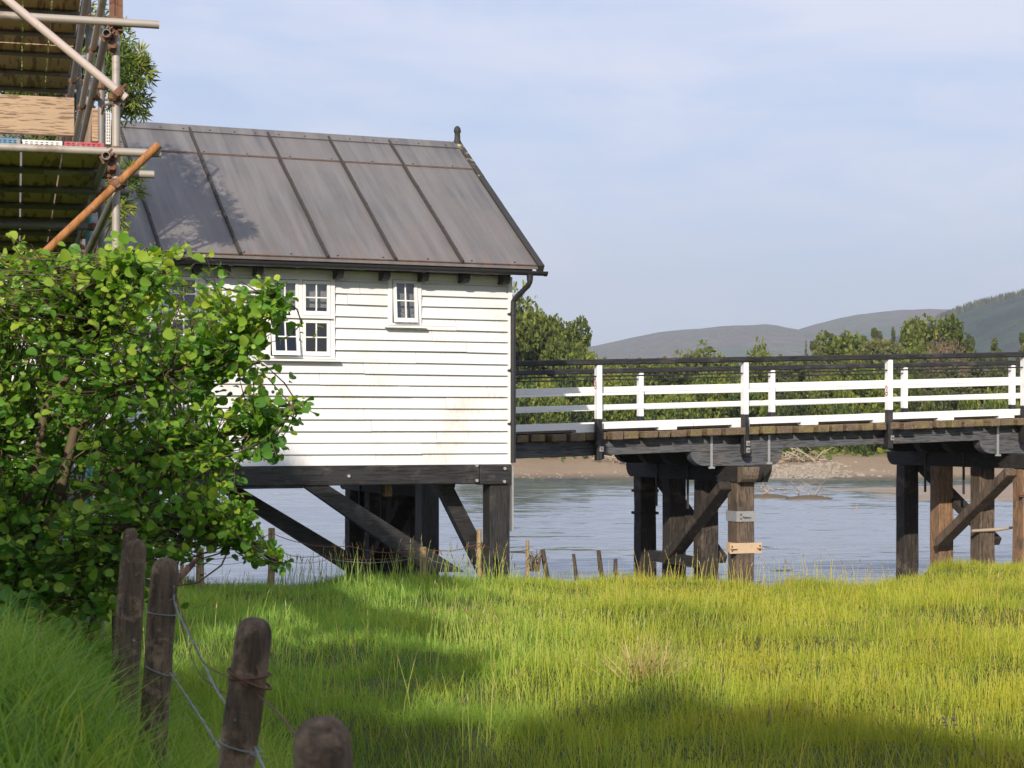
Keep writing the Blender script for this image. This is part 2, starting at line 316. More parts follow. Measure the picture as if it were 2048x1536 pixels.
def _grass(g):
    t = g.n('ShaderNodeAttribute', attribute_name='tint').outputs['Fac']
    n1 = g.noise(g.co(), .42, 3, .55, .4); n2 = g.noise(g.co(), 2.1, 3)
    sep = g.n('ShaderNodeSeparateXYZ', {0: g.n('ShaderNodeTexCoord').outputs['Object']})
    # lush verge on the left, yellower open meadow to the right
    open_ = g.n('ShaderNodeMapRange', {0: g.math('ADD', sep.outputs[0], g.math('MULTIPLY', n1, 2.2)), 1: -.3, 2: 2.8}).outputs[0]
    lush = g.ramp(t, (0, (.13, .28, .05)), (.55, (.26, .47, .08)), (.86, (.41, .58, .12)), (.95, (.46, .52, .15)), (1, (.54, .50, .24)))
    dry = g.ramp(t, (0, (.215, .29, .034)), (.5, (.375, .45, .052)), (.84, (.50, .51, .08)), (.94, (.56, .46, .13)), (1, (.58, .48, .22)))
    c = g.mix(open_, lush, dry)
    c = g.mix(g.ramp(n2, (.42, 0.0), (.68, .6)), c, g.mix(1, c, (1.18, .90, .8), 'MULTIPLY'))
    c = g.mix(g.ramp(g.noise(g.co(), .9, 4, .6), (.38, .8), (.53, 0.0)), c, g.mix(1, c, (.66, .76, .75), 'MULTIPLY'))
    b = g.bsdf(c, .5, None, .3); tr = g.n('ShaderNodeBsdfTranslucent', {'Color': g.mix(1, c, (1.5, 1.2, .5), 'MULTIPLY')})
    return g.n('ShaderNodeMixShader', {0: .5, 1: b, 2: tr.outputs[0]}).outputs[0]
MT['grass'] = mat('meadow_grass', _grass)

# ------------------------------------------------------------------ ground, water, far shore, hills
EX = [-200, -6, -3.2, -2.4, 0, 2, 3.4, 5.0, 6.5, 8.4, 12, 200]; EY = [24.6, 24.5, 24.2, 24.6, 24.8, 23.8, 22.9, 24.1, 26.3, 29.2, 33, 36]
def ground_z(x, y):
    x = np.asarray(x, float); y = np.asarray(y, float)
    h = np.interp(y, [-80, 6, 24, 36], [.05, 0, -.62, -.92])
    h = h + .04 * np.sin(x * 1.3 + y * .7) + .045 * np.sin(x * .6 - y * 1.1 + 1) + .03 * np.sin(3.1 * x + 1.7 * y) + .035 * np.sin(1.1 * x + 2.9 * y + .6) + .02 * np.sin(5.3 * x - 2.1 * y) * np.sin(y * 1.9)
    s_ = np.clip((.08 - x - (y - 2.35) * .29) / .85, 0, 1); s_ = s_ * s_ * (3 - 2 * s_)
    h = h + .53 * s_ * np.clip((y - 1.5) / 3, 0, 1) * np.clip((13.5 - y) / 4, 0, 1)
    edge = np.interp(x, EX, EY) + .18 * np.sin(x * 2.3) + .1 * np.sin(x * 5.1 + 1)
    d = y - edge
    return h - np.clip(d, 0, 4.5) * .62 - .12 * np.clip(d + .6, 0, .6)
def grid(name, xs, ys, zf, m, smooth=True):
    X, Y = np.meshgrid(xs, ys); Z = zf(X, Y); nx, ny = len(xs), len(ys)
    V = np.stack([X, Y, Z], -1).reshape(-1, 3); k = (np.arange(ny - 1)[:, None] * nx + np.arange(nx - 1)[None]).ravel()
    return link(name, np_mesh(name, V, [np.stack([k, k + 1, k + nx + 1, k + nx], -1)], None, smooth), m)
xs = np.unique(np.concatenate([np.linspace(-200, -12, 20), np.arange(-12, 14, .2), np.linspace(14, 200, 20)]))
ys = np.unique(np.concatenate([np.linspace(-80, 2, 20), np.arange(2, 36, .25), np.linspace(36, 44, 5)]))
ground = tag(grid('ground', xs, ys, ground_z, MT['ground']), kind='structure')
WZ = -1.64
w = MB(); w.add([(-4000, 15, WZ), (4000, 15, WZ), (4000, 5000, WZ), (-4000, 5000, WZ)], [(0, 1, 2, 3)])
water = tag(w.build('water', MT['water']), kind='structure')
def wob(x, *t): return sum(a * np.sin(x * f + p) for a, f, p in t)
def shore_z(x, y):
    d = y - (110 + wob(x, (1.2, .13, 0), (.6, .41, 1), (.25, 1.3, 2)))
    z = np.interp(d, [-12, 0, 8, 10.5, 13, 40, 300, 1500], [-3.4, WZ, -.78, -.45, .12, .7, 2.5, 6])
    return z + wob(x, (.10, .37, 0), (.06, 1.1, 1)) * np.clip(d / 8, 0, 1) + .05 * np.sin(x * 2.7 + y * 1.9) * (d > 1)
xs = np.unique(np.concatenate([np.linspace(-900, -45, 20), np.arange(-45, 75, .8), np.linspace(75, 1200, 20)]))
ys = np.unique(np.concatenate([np.arange(97, 130, .6), np.linspace(130, 260, 18), np.linspace(260, 1600, 12)]))
tag(grid('far_shore', xs, ys, shore_z, MT['shore']), kind='structure')
def bar_z(x, y):                                   # tidal mud bank out in the channel
    a = (x - 33) / (15.5 + wob(y, (1.6, .5, 0), (1.1, 1.3, 1))); b = (y - 86) / 13.5
    return WZ + .13 - .125 * (a * a + b * b) ** .8 + wob(x * 1.3 + y, (.012, .9, 0)) + wob(x - y * 2, (.012, .5, 2))
tag(grid('mud_bank', np.arange(14, 60, .6), np.arange(70, 104, .6), bar_z, MT['mud']), kind='structure')
def fbm(x, y, s, n=6, seed=0):
    o = np.zeros_like(x); r = np.random.default_rng(seed); a = 1
    for k in range(n):
        for j in range(3):
            th = r.uniform(0, 6.28); o += a / 3 * np.sin((x * math.cos(th) + y * math.sin(th)) * s + r.uniform(0, 6.28))
        s *= 1.93; a *= .52
    return o
def hill(name, prof, Yr, Yf, Yb, m, amp, seed, nx=260, ny=90):
    pxs, pys = zip(*prof); X = np.linspace(px(pxs[0], Yr), px(pxs[-1], Yr), nx); Yv = np.concatenate([np.linspace(Yf, Yr, ny), np.linspace(Yr, Yb, 24)[1:]])
    def zf(x, y):
        top = EYE + (HY - np.interp(x / Yr * F + CX, pxs, pys)) / F * Yr
        t = np.where(y < Yr, (y - Yf) / (Yr - Yf), 1 - (y - Yr) / (Yb - Yr) * .8); sh = np.sin(np.clip(t, 0, 1) * math.pi / 2) ** 1.15
        return top * sh + fbm(x, y, .006, 6, seed) * amp * np.sin(np.clip(t, 0, 1) * math.pi) - 4 * (t < .02)
    return tag(grid(name, X, Yv, zf, m), kind='structure')
hill('moorland_hill', [(700, 760), (1000, 722), (1120, 704), (1190, 694), (1250, 680), (1300, 671), (1370, 667), (1430, 661), (1480, 660), (1515, 669), (1548, 678), (1575, 668), (1605, 656),
     (1660, 642), (1715, 633), (1770, 627), (1830, 631), (1900, 625), (1960, 628), (2060, 640), (2300, 660), (2700, 700)], 3300, 1900, 4200, MT['hill'], 16, 3)
hill('forested_hill', [(1560, 858), (1640, 770), (1720, 715), (1800, 678), (1860, 650), (1903, 631), (1935, 619), (1965, 610), (2005, 601), (2048, 591), (2120, 572), (2250, 545), (2500, 520), (2900, 560)], 1700, 900, 2300, MT['forest'], 7, 5)

# ------------------------------------------------------------------ toll house (local axes: u along the front, v back, z up)
A = R(21.6); ca, sa = math.cos(A), math.sin(A); X0, Y0 = -4 / F * 24, 24.0
def on_v(p, q, v):                                 # photogrammetry: where a sight line meets the plane v
    k = (p - CX) / F; u = (k * (Y0 + v * ca) - X0 + v * sa) / (ca - k * sa); return u, EYE + (HY - q) / F * (Y0 + u * sa + v * ca)
def on_u(p, q, u):
    k = (p - CX) / F; v = (X0 + u * ca - k * (Y0 + u * sa)) / (sa + k * ca); return v, EYE + (HY - q) / F * (Y0 + u * sa + v * ca)
H = tag(empty('toll_house', (X0, Y0, 0), A), 'white weatherboarded hut on black timber legs with a dark sheet roof', 'hut')
UL, UR, VB = -7.4, 0.0, 3.6; ZB, ZT = 1.02, 3.60
wins = [(-3.42, -2.50, 2.42, 3.50), (-1.765, -1.30, 2.885, 3.545), (-5.16, -4.24, 2.42, 3.50)]
b = MB(); nb = 17; ex = (ZT - ZB) / nb
for k in range(nb):
    z0, z1 = ZB + k * ex, ZB + (k + 1) * ex; dz = random.uniform(-.005, .005) if k else 0
    jts = (random.uniform(-5.5, -2.3), random.uniform(-2.2, -.4))
    cuts = sorted({z0, z1} | {q for wn in wins for q in wn[2:] if z0 < q < z1})
    for a0, a1 in zip(cuts, cuts[1:]):
        segs = [(UL, UR)]
        for (w0, w1, h0, h1) in wins:
            if h0 < (a0 + a1) / 2 < h1:
                segs = [s for (p, q) in segs for s in (((p, w0), (w1, q)) if p < w0 and w1 < q else ((p, q),))]
        for jt in jts: segs = [s for (p, q) in segs for s in (((p, jt - .002), (jt + .002, q)) if p < jt - .1 and jt + .1 < q else ((p, q),))]
        vf = lambda z: -.046 + .041 * (z - z0) / ex
        for p, q in segs:
            lo = a0 + (dz if a0 == z0 else 0); l2 = lo + (random.uniform(-.006, .006) if a0 == z0 and k else 0); o_ = random.uniform(-.005, .005)
            b.hexa([(p, vf(a0) + o_, lo), (q, vf(a0) + o_, l2), (q, .06, l2), (p, .06, lo), (p, vf(a1) + o_, a1), (q, vf(a1) + o_, a1), (q, .06, a1), (p, .06, a1)])
b.build('wall', MT['white'], H)
b = MB()                                           # right gable and back, same boards
zr = lambda v: 3.735 + .655 * (v + .32)
zb = lambda v: min(zr(v), 5.86 - 1.1 * (v - 2.9))
k = 0; z = ZB
while z < 5.6:
    z1 = min(z + ex, 5.6); v0 = max(0.0, (z1 - 3.735) / .655 - .32 + .02); v1 = VB if z1 < 5.05 else 2.9 + (5.86 - z1) / 1.1 - .02
    if v1 > v0 + .1:
        b.hexa([(-.07, v0, z), (.012, v0, z), (.012, v1, z), (-.07, v1, z), (-.07, v0, z1), (-.008, v0, z1), (-.008, v1, z1), (-.07, v1, z1)])
    z = z1
b.box((UL, VB - .06, ZB), (-.08, VB, 4.9)); b.box((UL, .07, ZB), (UL + .07, VB - .07, 3.6))
b.build('wall', MT['white'], H)
b = MB(); b.box((UL + .1, .10, ZB + .02), (-.1, VB - .1, ZB + .05)); b.box((UL + .1, 1.3, ZB + .06), (-.1, 1.33, 3.6)); b.build('interior_dark_box', MT['dark'], H)  # near-black slabs: darkness of the unlit room put into the colour
b = MB(); b.box((-.045, -.053, ZB), (.014, .05, ZT - .02)); b.build('corner_board', MT['trim'], H)
b = MB(); b.box((UL, -.056, 3.50), (-.05, -.004, 3.585)); b.build('frieze_board', MT['trim'], H)

def sash(c0, c1, z0, z1, parent, open_=0.0, nx=2, nz=2, back=None):
    """a small-paned sash hung from its top edge; open_ swings the foot out"""
    s = MB(); st = .042; vz = lambda z: -.062 - math.sin(open_) * (z1 - z)
    def strip(a, bb, lo, hi, t=.034, off=0.0):
        s.hexa([(a, vz(lo) + off, lo), (bb, vz(lo) + off, lo), (bb, vz(lo) + t, lo), (a, vz(lo) + t, lo), (a, vz(hi) + off, hi), (bb, vz(hi) + off, hi), (bb, vz(hi) + t, hi), (a, vz(hi) + t, hi)])
    strip(c0, c0 + st, z0, z1); strip(c1 - st, c1, z0, z1); strip(c0 + st, c1 - st, z0, z0 + st * 1.35); strip(c0 + st, c1 - st, z1 - st, z1)
    gx0, gx1, gz0, gz1 = c0 + st, c1 - st, z0 + st * 1.35, z1 - st
    for k in range(1, nx): m_ = gx0 + (gx1 - gx0) * k / nx; strip(m_ - .008, m_ + .008, gz0, gz1, .03, .004)
    for k in range(1, nz):
        m_ = gz0 + (gz1 - gz0) * k / nz
        for j in range(nx):
            a = gx0 + (gx1 - gx0) * j / nx + (.008 if j else 0); bb = gx0 + (gx1 - gx0) * (j + 1) / nx - (.008 if j < nx - 1 else 0); strip(a, bb, m_ - .008, m_ + .008, .03, .004)
    so = s.build('sash', MT['trim'], parent)
    g_ = MB(); g_.add([(gx0, vz(gz0) + .02, gz0), (gx1, vz(gz0) + .02, gz0), (gx1, vz(gz1) + .02, gz1), (gx0, vz(gz1) + .02, gz1)], [(0, 1, 2, 3)]); g_.build('pane', MT['glass'], parent)
    return so
def window(w0, w1, z0, z1, cols, rows, opens, blinds):
    f = MB(); t = .058; v0, v1 = -.058, .02
    f.box((w0, v0, z0), (w0 + t, v1, z1)); f.box((w1 - t, v0, z0), (w1, v1, z1)); f.box((w0 + t, v0, z1 - .05), (w1 - t, v1, z1)); f.box((w0 + t, v0, z0), (w1 - t, v1, z0 + .03))
    zs = rows; cs = cols
    for (p, q) in zip(cs, cs[1:]): f.box((p[1], v0 + .004, z0 + .03), (q[0], v1, z1 - .05))
    for (p, q) in zip(zs, zs[1:]):
        for c in cs: f.box((c[0] - .002, v0 + .006, p[1]), (c[1] + .002, v1, q[0]))
    fr = f.build('window', MT['trim'], H)
    s = MB(); s.hexa([(w0 - .05, -.125, z0 - .035), (w1 + .05, -.125, z0 - .035), (w1 + .05, -.004, z0 - .035), (w0 - .05, -.004, z0 - .035), (w0 - .05, -.125, z0 - .012), (w1 + .05, -.125, z0 - .012), (w1 + .05, -.004, z0 - .001), (w0 - .05, -.004, z0 - .001)])
    s.build('sill', MT['trim'], fr)
    if len(zs) > 1:
        d = MB(); d.box((w0 + .02, -.10, zs[0][1] + .012), (w1 - .04, v0 - .001, zs[0][1] + .034)); d.build('drip_rail', MT['trim'], fr)
    for i, c in enumerate(cs):
        for j, r_ in enumerate(zs): sash(c[0] + .004, c[1] - .004, r_[0] + .004, r_[1] - .004, fr, opens.get((i, j), 0))
    for (c0, c1, q0, q1, mt, nm) in blinds:
        q = MB(); q.box((c0, .06, q0), (c1, .065, q1)); q.build(nm, MT[mt], fr)
C1 = [(-3.36, -2.985), (-2.94, -2.56)]; R1 = [(2.455, 2.935), (2.985, 3.445)]
window(*wins[0], C1, R1, {(0, 0): R(11)}, [(-3.36, -2.985, 3.12, 3.45, 'blind', 'blind'), (-2.94, -2.56, 3.10, 3.45, 'blind', 'blind')])
window(*wins[1], [(-1.70, -1.36)], [(2.92, 3.49)], {(0, 0): R(6)}, [(-1.70, -1.36, 2.92, 3.49, 'lace', 'net_curtain')])
sh = -1.74; C3 = [(p + sh, q + sh) for p, q in C1]
window(*wins[2], C3, R1, {}, [(C3[0][0], C3[0][1], 3.1, 3.45, 'blind', 'blind')])

# roof
E0, E1, RV = -.345, .305, 2.92
def rp(u, v, h=0): return (u, v - .548 * h, zr(v) + .837 * h)
b = MB(); t = .05
b.hexa([(UL - .3, E0, zr(E0) - t), (E1, E0, zr(E0) - t), (E1, RV, zr(RV) - t), (UL - .3, RV, zr(RV) - t), (UL - .3, E0, zr(E0)), (E1, E0, zr(E0)), (E1, RV, zr(RV)), (UL - .3, RV, zr(RV))])
roof = b.build('roof', MT['roof'], H)
b = MB(); b.hexa([(UL - .3, RV + .001, zr(RV) - t), (E1, RV + .001, zr(RV) - t), (E1, 3.78, 4.86), (UL - .3, 3.78, 4.86), (UL - .3, RV + .001, zr(RV)), (E1, RV + .001, zr(RV)), (E1, 3.78, 4.91), (UL - .3, 3.78, 4.91)])
b.build('rear_slope', MT['roof'], roof)
lap = 2.19
b = MB(); b.hexa([rp(UL - .3, lap, .002), rp(E1 - .02, lap, .002), rp(E1 - .02, RV - .02, .002), rp(UL - .3, RV - .02, .002), rp(UL - .3, lap, .016), rp(E1 - .02, lap, .016), rp(E1 - .02, RV - .02, .008), rp(UL - .3, RV - .02, .008)])
b.build('upper_sheet', MT['roof'], roof)
b = MB(); b.hexa([rp(UL - .3, lap - .022, .001), rp(E1 - .03, lap - .022, .001), rp(E1 - .03, lap - .002, .001), rp(UL - .3, lap - .002, .001), rp(UL - .3, lap - .022, .006), rp(E1 - .03, lap - .022, .006), rp(E1 - .03, lap - .002, .014), rp(UL - .3, lap - .002, .014)])
b.build('lap_edge', MT['edge'], roof)
b = MB(); b.hexa([rp(UL - .3, E0 - .006, -.02), rp(E1 - .03, E0 - .006, -.02), rp(E1 - .03, E0 + .012, -.02), rp(UL - .3, E0 + .012, -.02), rp(UL - .3, E0 - .006, .006), rp(E1 - .03, E0 - .006, .006), rp(E1 - .03, E0 + .012, .006), rp(UL - .3, E0 + .012, .006)])
b.build('rusty_edge', MT['edge'], roof)
bat = [on_v(922.5, 524, E0)[0], on_v(788.5, 520, E0)[0], on_v(652.5, 517, E0)[0], on_v(477, 508, E0)[0], on_v(318, 502, E0)[0]]; bat += [bat[-1] - 1.02, bat[-1] - 2.0]
for k, u in enumerate(bat):
    s = MB(); w = .022; n = 12; pts = [(u + random.uniform(-.004, .004) + .02 * (1 - j / n), E0 - .01 + (RV - .05 - E0) * j / n) for j in range(n + 1)]
    for (u0, v0), (u1, v1) in zip(pts, pts[1:]):
        s.hexa([rp(u0 - w, v0, .0), rp(u0 + w, v0, .0), rp(u1 + w, v1, .0), rp(u1 - w, v1, .0), rp(u0 - w * .6, v0, .045), rp(u0 + w * .6, v0, .045), rp(u1 + w * .6, v1, .045), rp(u1 - w * .6, v1, .045)])
    for j in range(5): c = rp(pts[1 + 2 * j][0] + .0, pts[1 + 2 * j][1], .05); s.lathe(c, [(.014, -.01), (.014, .006), (.0, .012)], 6)
    s.build('batten', MT['batten'], roof)
b = MB(); zc = zr(RV); w2 = .145
b.hexa([rp(UL - .3, RV - w2, .016), rp(E1 - .05, RV - w2, .016), (E1 - .05, RV, zc + .02), (UL - .3, RV, zc + .02), rp(UL - .3, RV - w2, .026), rp(E1 - .05, RV - w2, .026), (E1 - .05, RV, zc + .042), (UL - .3, RV, zc + .042)])
b.hexa([(UL - .3, RV + .002, zc + .02), (E1 - .05, RV + .002, zc + .02), (E1 - .05, RV + .15, zc - .13), (UL - .3, RV + .15, zc - .13), (UL - .3, RV + .002, zc + .042), (E1 - .05, RV + .002, zc + .042), (E1 - .05, RV + .15, zc - .11), (UL - .3, RV + .15, zc - .11)])
cap = b.build('ridge_cap', MT['roof'], roof)
fx = MB().lathe((0, 0, 0), [(.017, -.01), (.016, .008), (0, .014)], 7).build('fixing', MT['batten'], roof); fx.location = rp(E1 - .25, RV - w2 + .05, .026)
for k in range(1, 20): q = fx.copy(); COL.objects.link(q); q.location = rp(E1 - .25 - k * .36 - random.uniform(0, .08), RV - w2 + .05, .026)
for k in range(24): q = fx.copy(); COL.objects.link(q); q.location = rp(E1 - .35 - (k // 2) * .62, (lap + .03, E0 + .06)[k % 2], (.012, 0)[k % 2])
b = MB()
for (v0, v1, h0, h1) in ((E0 - .045, RV - 1.0, .035, .035),):
    b.hexa([rp(E1 - .015, v0, -.10), rp(E1 + .04, v0, -.10), rp(E1 + .04, v1, -.16), rp(E1 - .015, v1, -.16), rp(E1 - .05, v0, h0), rp(E1 + .04, v0, h0), rp(E1 + .04, v1, h1), rp(E1 - .05, v1, h1)])
b.build('bargeboard', MT['barge'], roof)
b = MB(); v0, v1 = RV - .998, RV - .0
b.hexa([rp(E1 - .015, v0, -.16), rp(E1 + .04, v0, -.16), rp(E1 + .04, v1, -.16), rp(E1 - .015, v1, -.16), rp(E1 - .05, v0, .037), rp(E1 + .042, v0, .037), rp(E1 + .042, v1, .037), rp(E1 - .05, v1, .037)])
tag(b.build('bargeboard', MT['lichen'], roof), 'lichen-covered top of the bargeboard')
b = MB(); b.hexa([(E1 - .01, RV + .002, zc - .19), (E1 + .04, RV + .002, zc - .19), (E1 + .04, 3.8, 4.72), (E1 - .01, 3.8, 4.72), (E1 - .05, RV + .002, zc + .04), (E1 + .04, RV + .002, zc + .04), (E1 + .04, 3.8, 4.94), (E1 - .05, 3.8, 4.94)]); b.build('bargeboard', MT['barge'], roof)
b = MB(); fu, fv = E1 - .02, RV - .0                # finial post with a cut, domed head
b.lathe((fu, fv, zc - .05), [(.0, 0), (.075, 0), (.066, .09), (.050, .12), (.044, .225), (.057, .24), (.058, .275), (.047, .305), (.026, .33), (0, .34)], 8)
b.build('finial', MT['barge'], roof)
# eaves, gutter, downpipe
b = MB(); b.box((UL - .25, E0 + .03, 3.59), (E1 - .10, E0 + .055, 3.675)); b.box((UL - .25, E0 + .058, 3.612), (E1 - .12, -.034, 3.63)); b.build('fascia', MT['black'], H)
def half(u0, u1, c, r, n=9, t_=.006):
    s = MB(); P = [(c[0] + r * math.cos(math.pi + math.pi * j / (n - 1)), c[1] + r * math.sin(math.pi + math.pi * j / (n - 1))) for j in range(n)]; Q = [(c[0] + (r - t_) * math.cos(math.pi + math.pi * j / (n - 1)), c[1] + (r - t_) * math.sin(math.pi + math.pi * j / (n - 1))) for j in range(n)][::-1]
    return s.prism([(u0, p, q) for p, q in P + Q], (u1 - u0, 0, 0))
GC = (E0 - .045, 3.635)
s = half(UL - .3, E1 + .045, GC, .058); gut = s.build('gutter', MT['plastic'], H)
half(E1 + .046, E1 + .075, GC, .064, 9, .03).build('stop_end', MT['plastic'], gut)
for k in range(9): half(-.55 - k * .86, -.50 - k * .86, GC, .066, 9, .007).build('gutter_clip', MT['plastic'], gut)
s = MB(); s.lathe((.135, GC[0], 3.565), [(.042, -.06), (.045, 0), (.05, .03)], 12)
s.tube([(.135, GC[0], 3.585), (.135, GC[0], 3.49), (.12, GC[0] + .03, 3.44), (.04, -.10, 3.29), (.018, -.08, 3.24), (.016, -.078, 3.12), (.016, -.078, 1.04)], .037, 12)
dp = s.build('downpipe', MT['plastic'], H)
for zz in (3.05, 2.28, 1.55): s = MB(); s.tube([(.016, -.078, zz), (.016, -.078, zz + .05)], .044, 12); s.box((-.055, -.075, zz + .01), (.01, -.04, zz + .035)); s.build('pipe_clip', MT['plastic'], dp)
s = MB(); s.box((.005, -.06, .10), (.03, .02, .995)); tag(s.build('corner_strip', MT['galv'], H), 'pale strip down the corner leg')
for p in (1010, 930, 848, 770.5, 678, 517.5, 452, 395, 330): # rafter feet
    u = on_v(p, 552, -.2)[0]; s = MB(); s.prism([(u - .045, -.034, 3.47), (u - .045, -.24, 3.47), (u - .045, -.29, 3.52), (u - .045, -.29, 3.605), (u - .045, -.034, 3.605)], (.09, 0, 0)); s.build('rafter_end', MT['black'], H)
# legs and braces
s = MB(); s.box((UL, -.055, .755), (-.46, .2, ZB - .002)); s.box((UL, -.058, .725), (on_v(606, 970, 0)[0], .19, .754)); s.build('sill_beam', MT['black'], H, .012)
s = MB(); s.box((-.459, -.062, .74), (.005, .21, ZB - .004)); s.build('beam_end', MT['black'], H, .015)
for p, q in ((953, 931), (953, 961), (1009, 937), (1008, 963), (697, 952)):
    u, z = on_v(p, q, -.06); MB().tube([(u, -.056, z), (u, -.085, z)], .022, 8).build('bolt', MT['galv'], H)
s = MB(); s.box((-.305, -.03, -2.6), (-.012, .26, .739)); s.build('leg', MT['blackz'], H, .015)
s = MB(); s.box((-.30, 2.9, -2.9), (-.02, 3.2, 1.0)); s.build('leg', MT['blackz'], H)
for u in (-5.9,):
    s = MB(); s.box((u, -.02, -2.6), (u + .28, .25, .72)); s.build('leg', MT['blackz'], H)
def brace(v, th, *pp): s = MB(); s.prism([(on_v(p, q, v)[0], v, on_v(p, q, v)[1]) for p, q in pp], (0, th, 0)); return s.build('brace', MT['black'], H)
brace(-.02, .18, (604, 969.5), (655, 969.5), (930, 1144), (852, 1144))
brace(1.15, .2, (412, 962), (459, 962), (790, 1160), (722, 1160))
brace(.55, .18, (872, 966), (903, 966), (975, 1105), (975, 1175))
s = MB(); s.box((UL, 2.9, .72), (-.0, 3.15, 1.0)); s.build('sill_beam', MT['black'], H)
for u in (-5.5, -3.6, -1.8): s = MB(); s.box((u, .205, .80), (u + .18, 2.88, 1.0)); s.build('floor_joist', MT['black'], H)
s = MB(); s.box((UL, .21, 1.002), (-.07, VB - .07, 1.018)); s.build('floor', MT['dark'], H)

u, z = on_v(775, 975, .5); s = MB(); s.box((u - .05, .45, z - .12), (u + .05, .6, .80)); s.build('packing_block', MT['stake'], H)
# ------------------------------------------------------------------ toll bridge (same axes)
B = tag(empty('bridge', (X0, Y0, 0), A), 'timber trestle bridge with white railings and black handrails crossing the water', 'bridge')
VN, BW = 3.9, 3.7; VF = VN + BW; U0, U1 = -9.0, 19.5
zd = lambda u: 1.347 + .0305 * u
def along(s, u0, u1, v0, v1, h0, h1):
    return s.hexa([(u0, v0, zd(u0) + h0), (u1, v0, zd(u1) + h0), (u1, v1, zd(u1) + h0), (u0, v1, zd(u0) + h0), (u0, v0, zd(u0) + h1), (u1, v0, zd(u1) + h1), (u1, v1, zd(u1) + h1), (u0, v1, zd(u0) + h1)])
s = MB(); u = U0
while u < U1:
    w = random.choice((.20, .22, .25, .27, .30, .38)); e = random.choice((0, .03, .05, .11, .16)) + random.uniform(-.02, .02); hh = random.uniform(-.010, .008); along(s, u, u + w, VN - .0 + e, VF + random.uniform(-.03, .03), -.125 + random.uniform(-.01, .006), hh); u += w + random.uniform(.045, .085)
s.build('deck_planks', MT['plank'], B, .012)
s = MB(); u = U0
while u < U1:
    L = random.uniform(2.6, 3.8); v = VN + .36
    while v < VF - .40: along(s, u, min(u + L, U1), v, v + .235, .012, .05); v += .245
    u += L + .01
s.build('deck_runner', MT['deck'], B)
for (v, vi) in ((VN, 1), (VF - .13, -1)):
    s = MB(); k0, k1 = (v + .17, v + .30) if vi > 0 else (v - .17, v - .04); u = U0
    while u < U1: L = random.uniform(3.2, 4.4); along(s, u, min(u + L, U1), k0, k1, .055, .14 + random.uniform(-.006, .006)); u += L + .012
    u = U0 + .4
    while u < U1: along(s, u, u + .34, k0 + .002, k1 - .002, .006, .056); u += 1.42 + random.uniform(-.1, .1)
    s.build('kerb', MT['rail'], B)
POSTN = [-5.3, -2.5, .35, 3.13, 5.87, 8.76, 11.67, 14.5, 17.3]; POSTF = [-5.6, -2.8, .05, 2.75, 5.62, 8.46, 11.51, 14.14, 17.0]
def sign(u, v, z, par):
    d = MB(); n = 28; x = u - .004
    ring = lambda r, xx: [(xx, v + r * .8 * math.cos(2 * math.pi * k / n), z + r * 1.25 * math.sin(2 * math.pi * k / n)) for k in range(n)]
    d.add(ring(.072, x - .004) + ring(.072, x + .003), [tuple(range(n))] + [(k, (k + 1) % n, n + (k + 1) % n, n + k) for k in range(n)])
    f = d.build('sign', MT['signw'], par)
    d = MB(); d.add(ring(.071, x - .0065) + ring(.055, x - .0065), [(k, (k + 1) % n, n + (k + 1) % n, n + k) for k in range(n)]); d.build('sign_ring', MT['signr'], par)
    d = MB(); X = x - .0065                        # a small black figure above a bar
    d.add([(X, v + p * .8, z + q) for p, q in ((-.010, .045), (.008, .05), (.014, .03), (.006, .012), (.022, -.012), (.010, -.014), (-.002, -.002), (-.016, -.014), (-.022, -.008), (-.008, .014))], [tuple(range(10))])
    d.add([(X, v + p * .8, z + q) for p, q in ((-.038, -.024), (.038, -.024), (.038, -.040), (-.038, -.040))], [(0, 1, 2, 3)])
    d.build('sign_figure', MT['signk'], par)
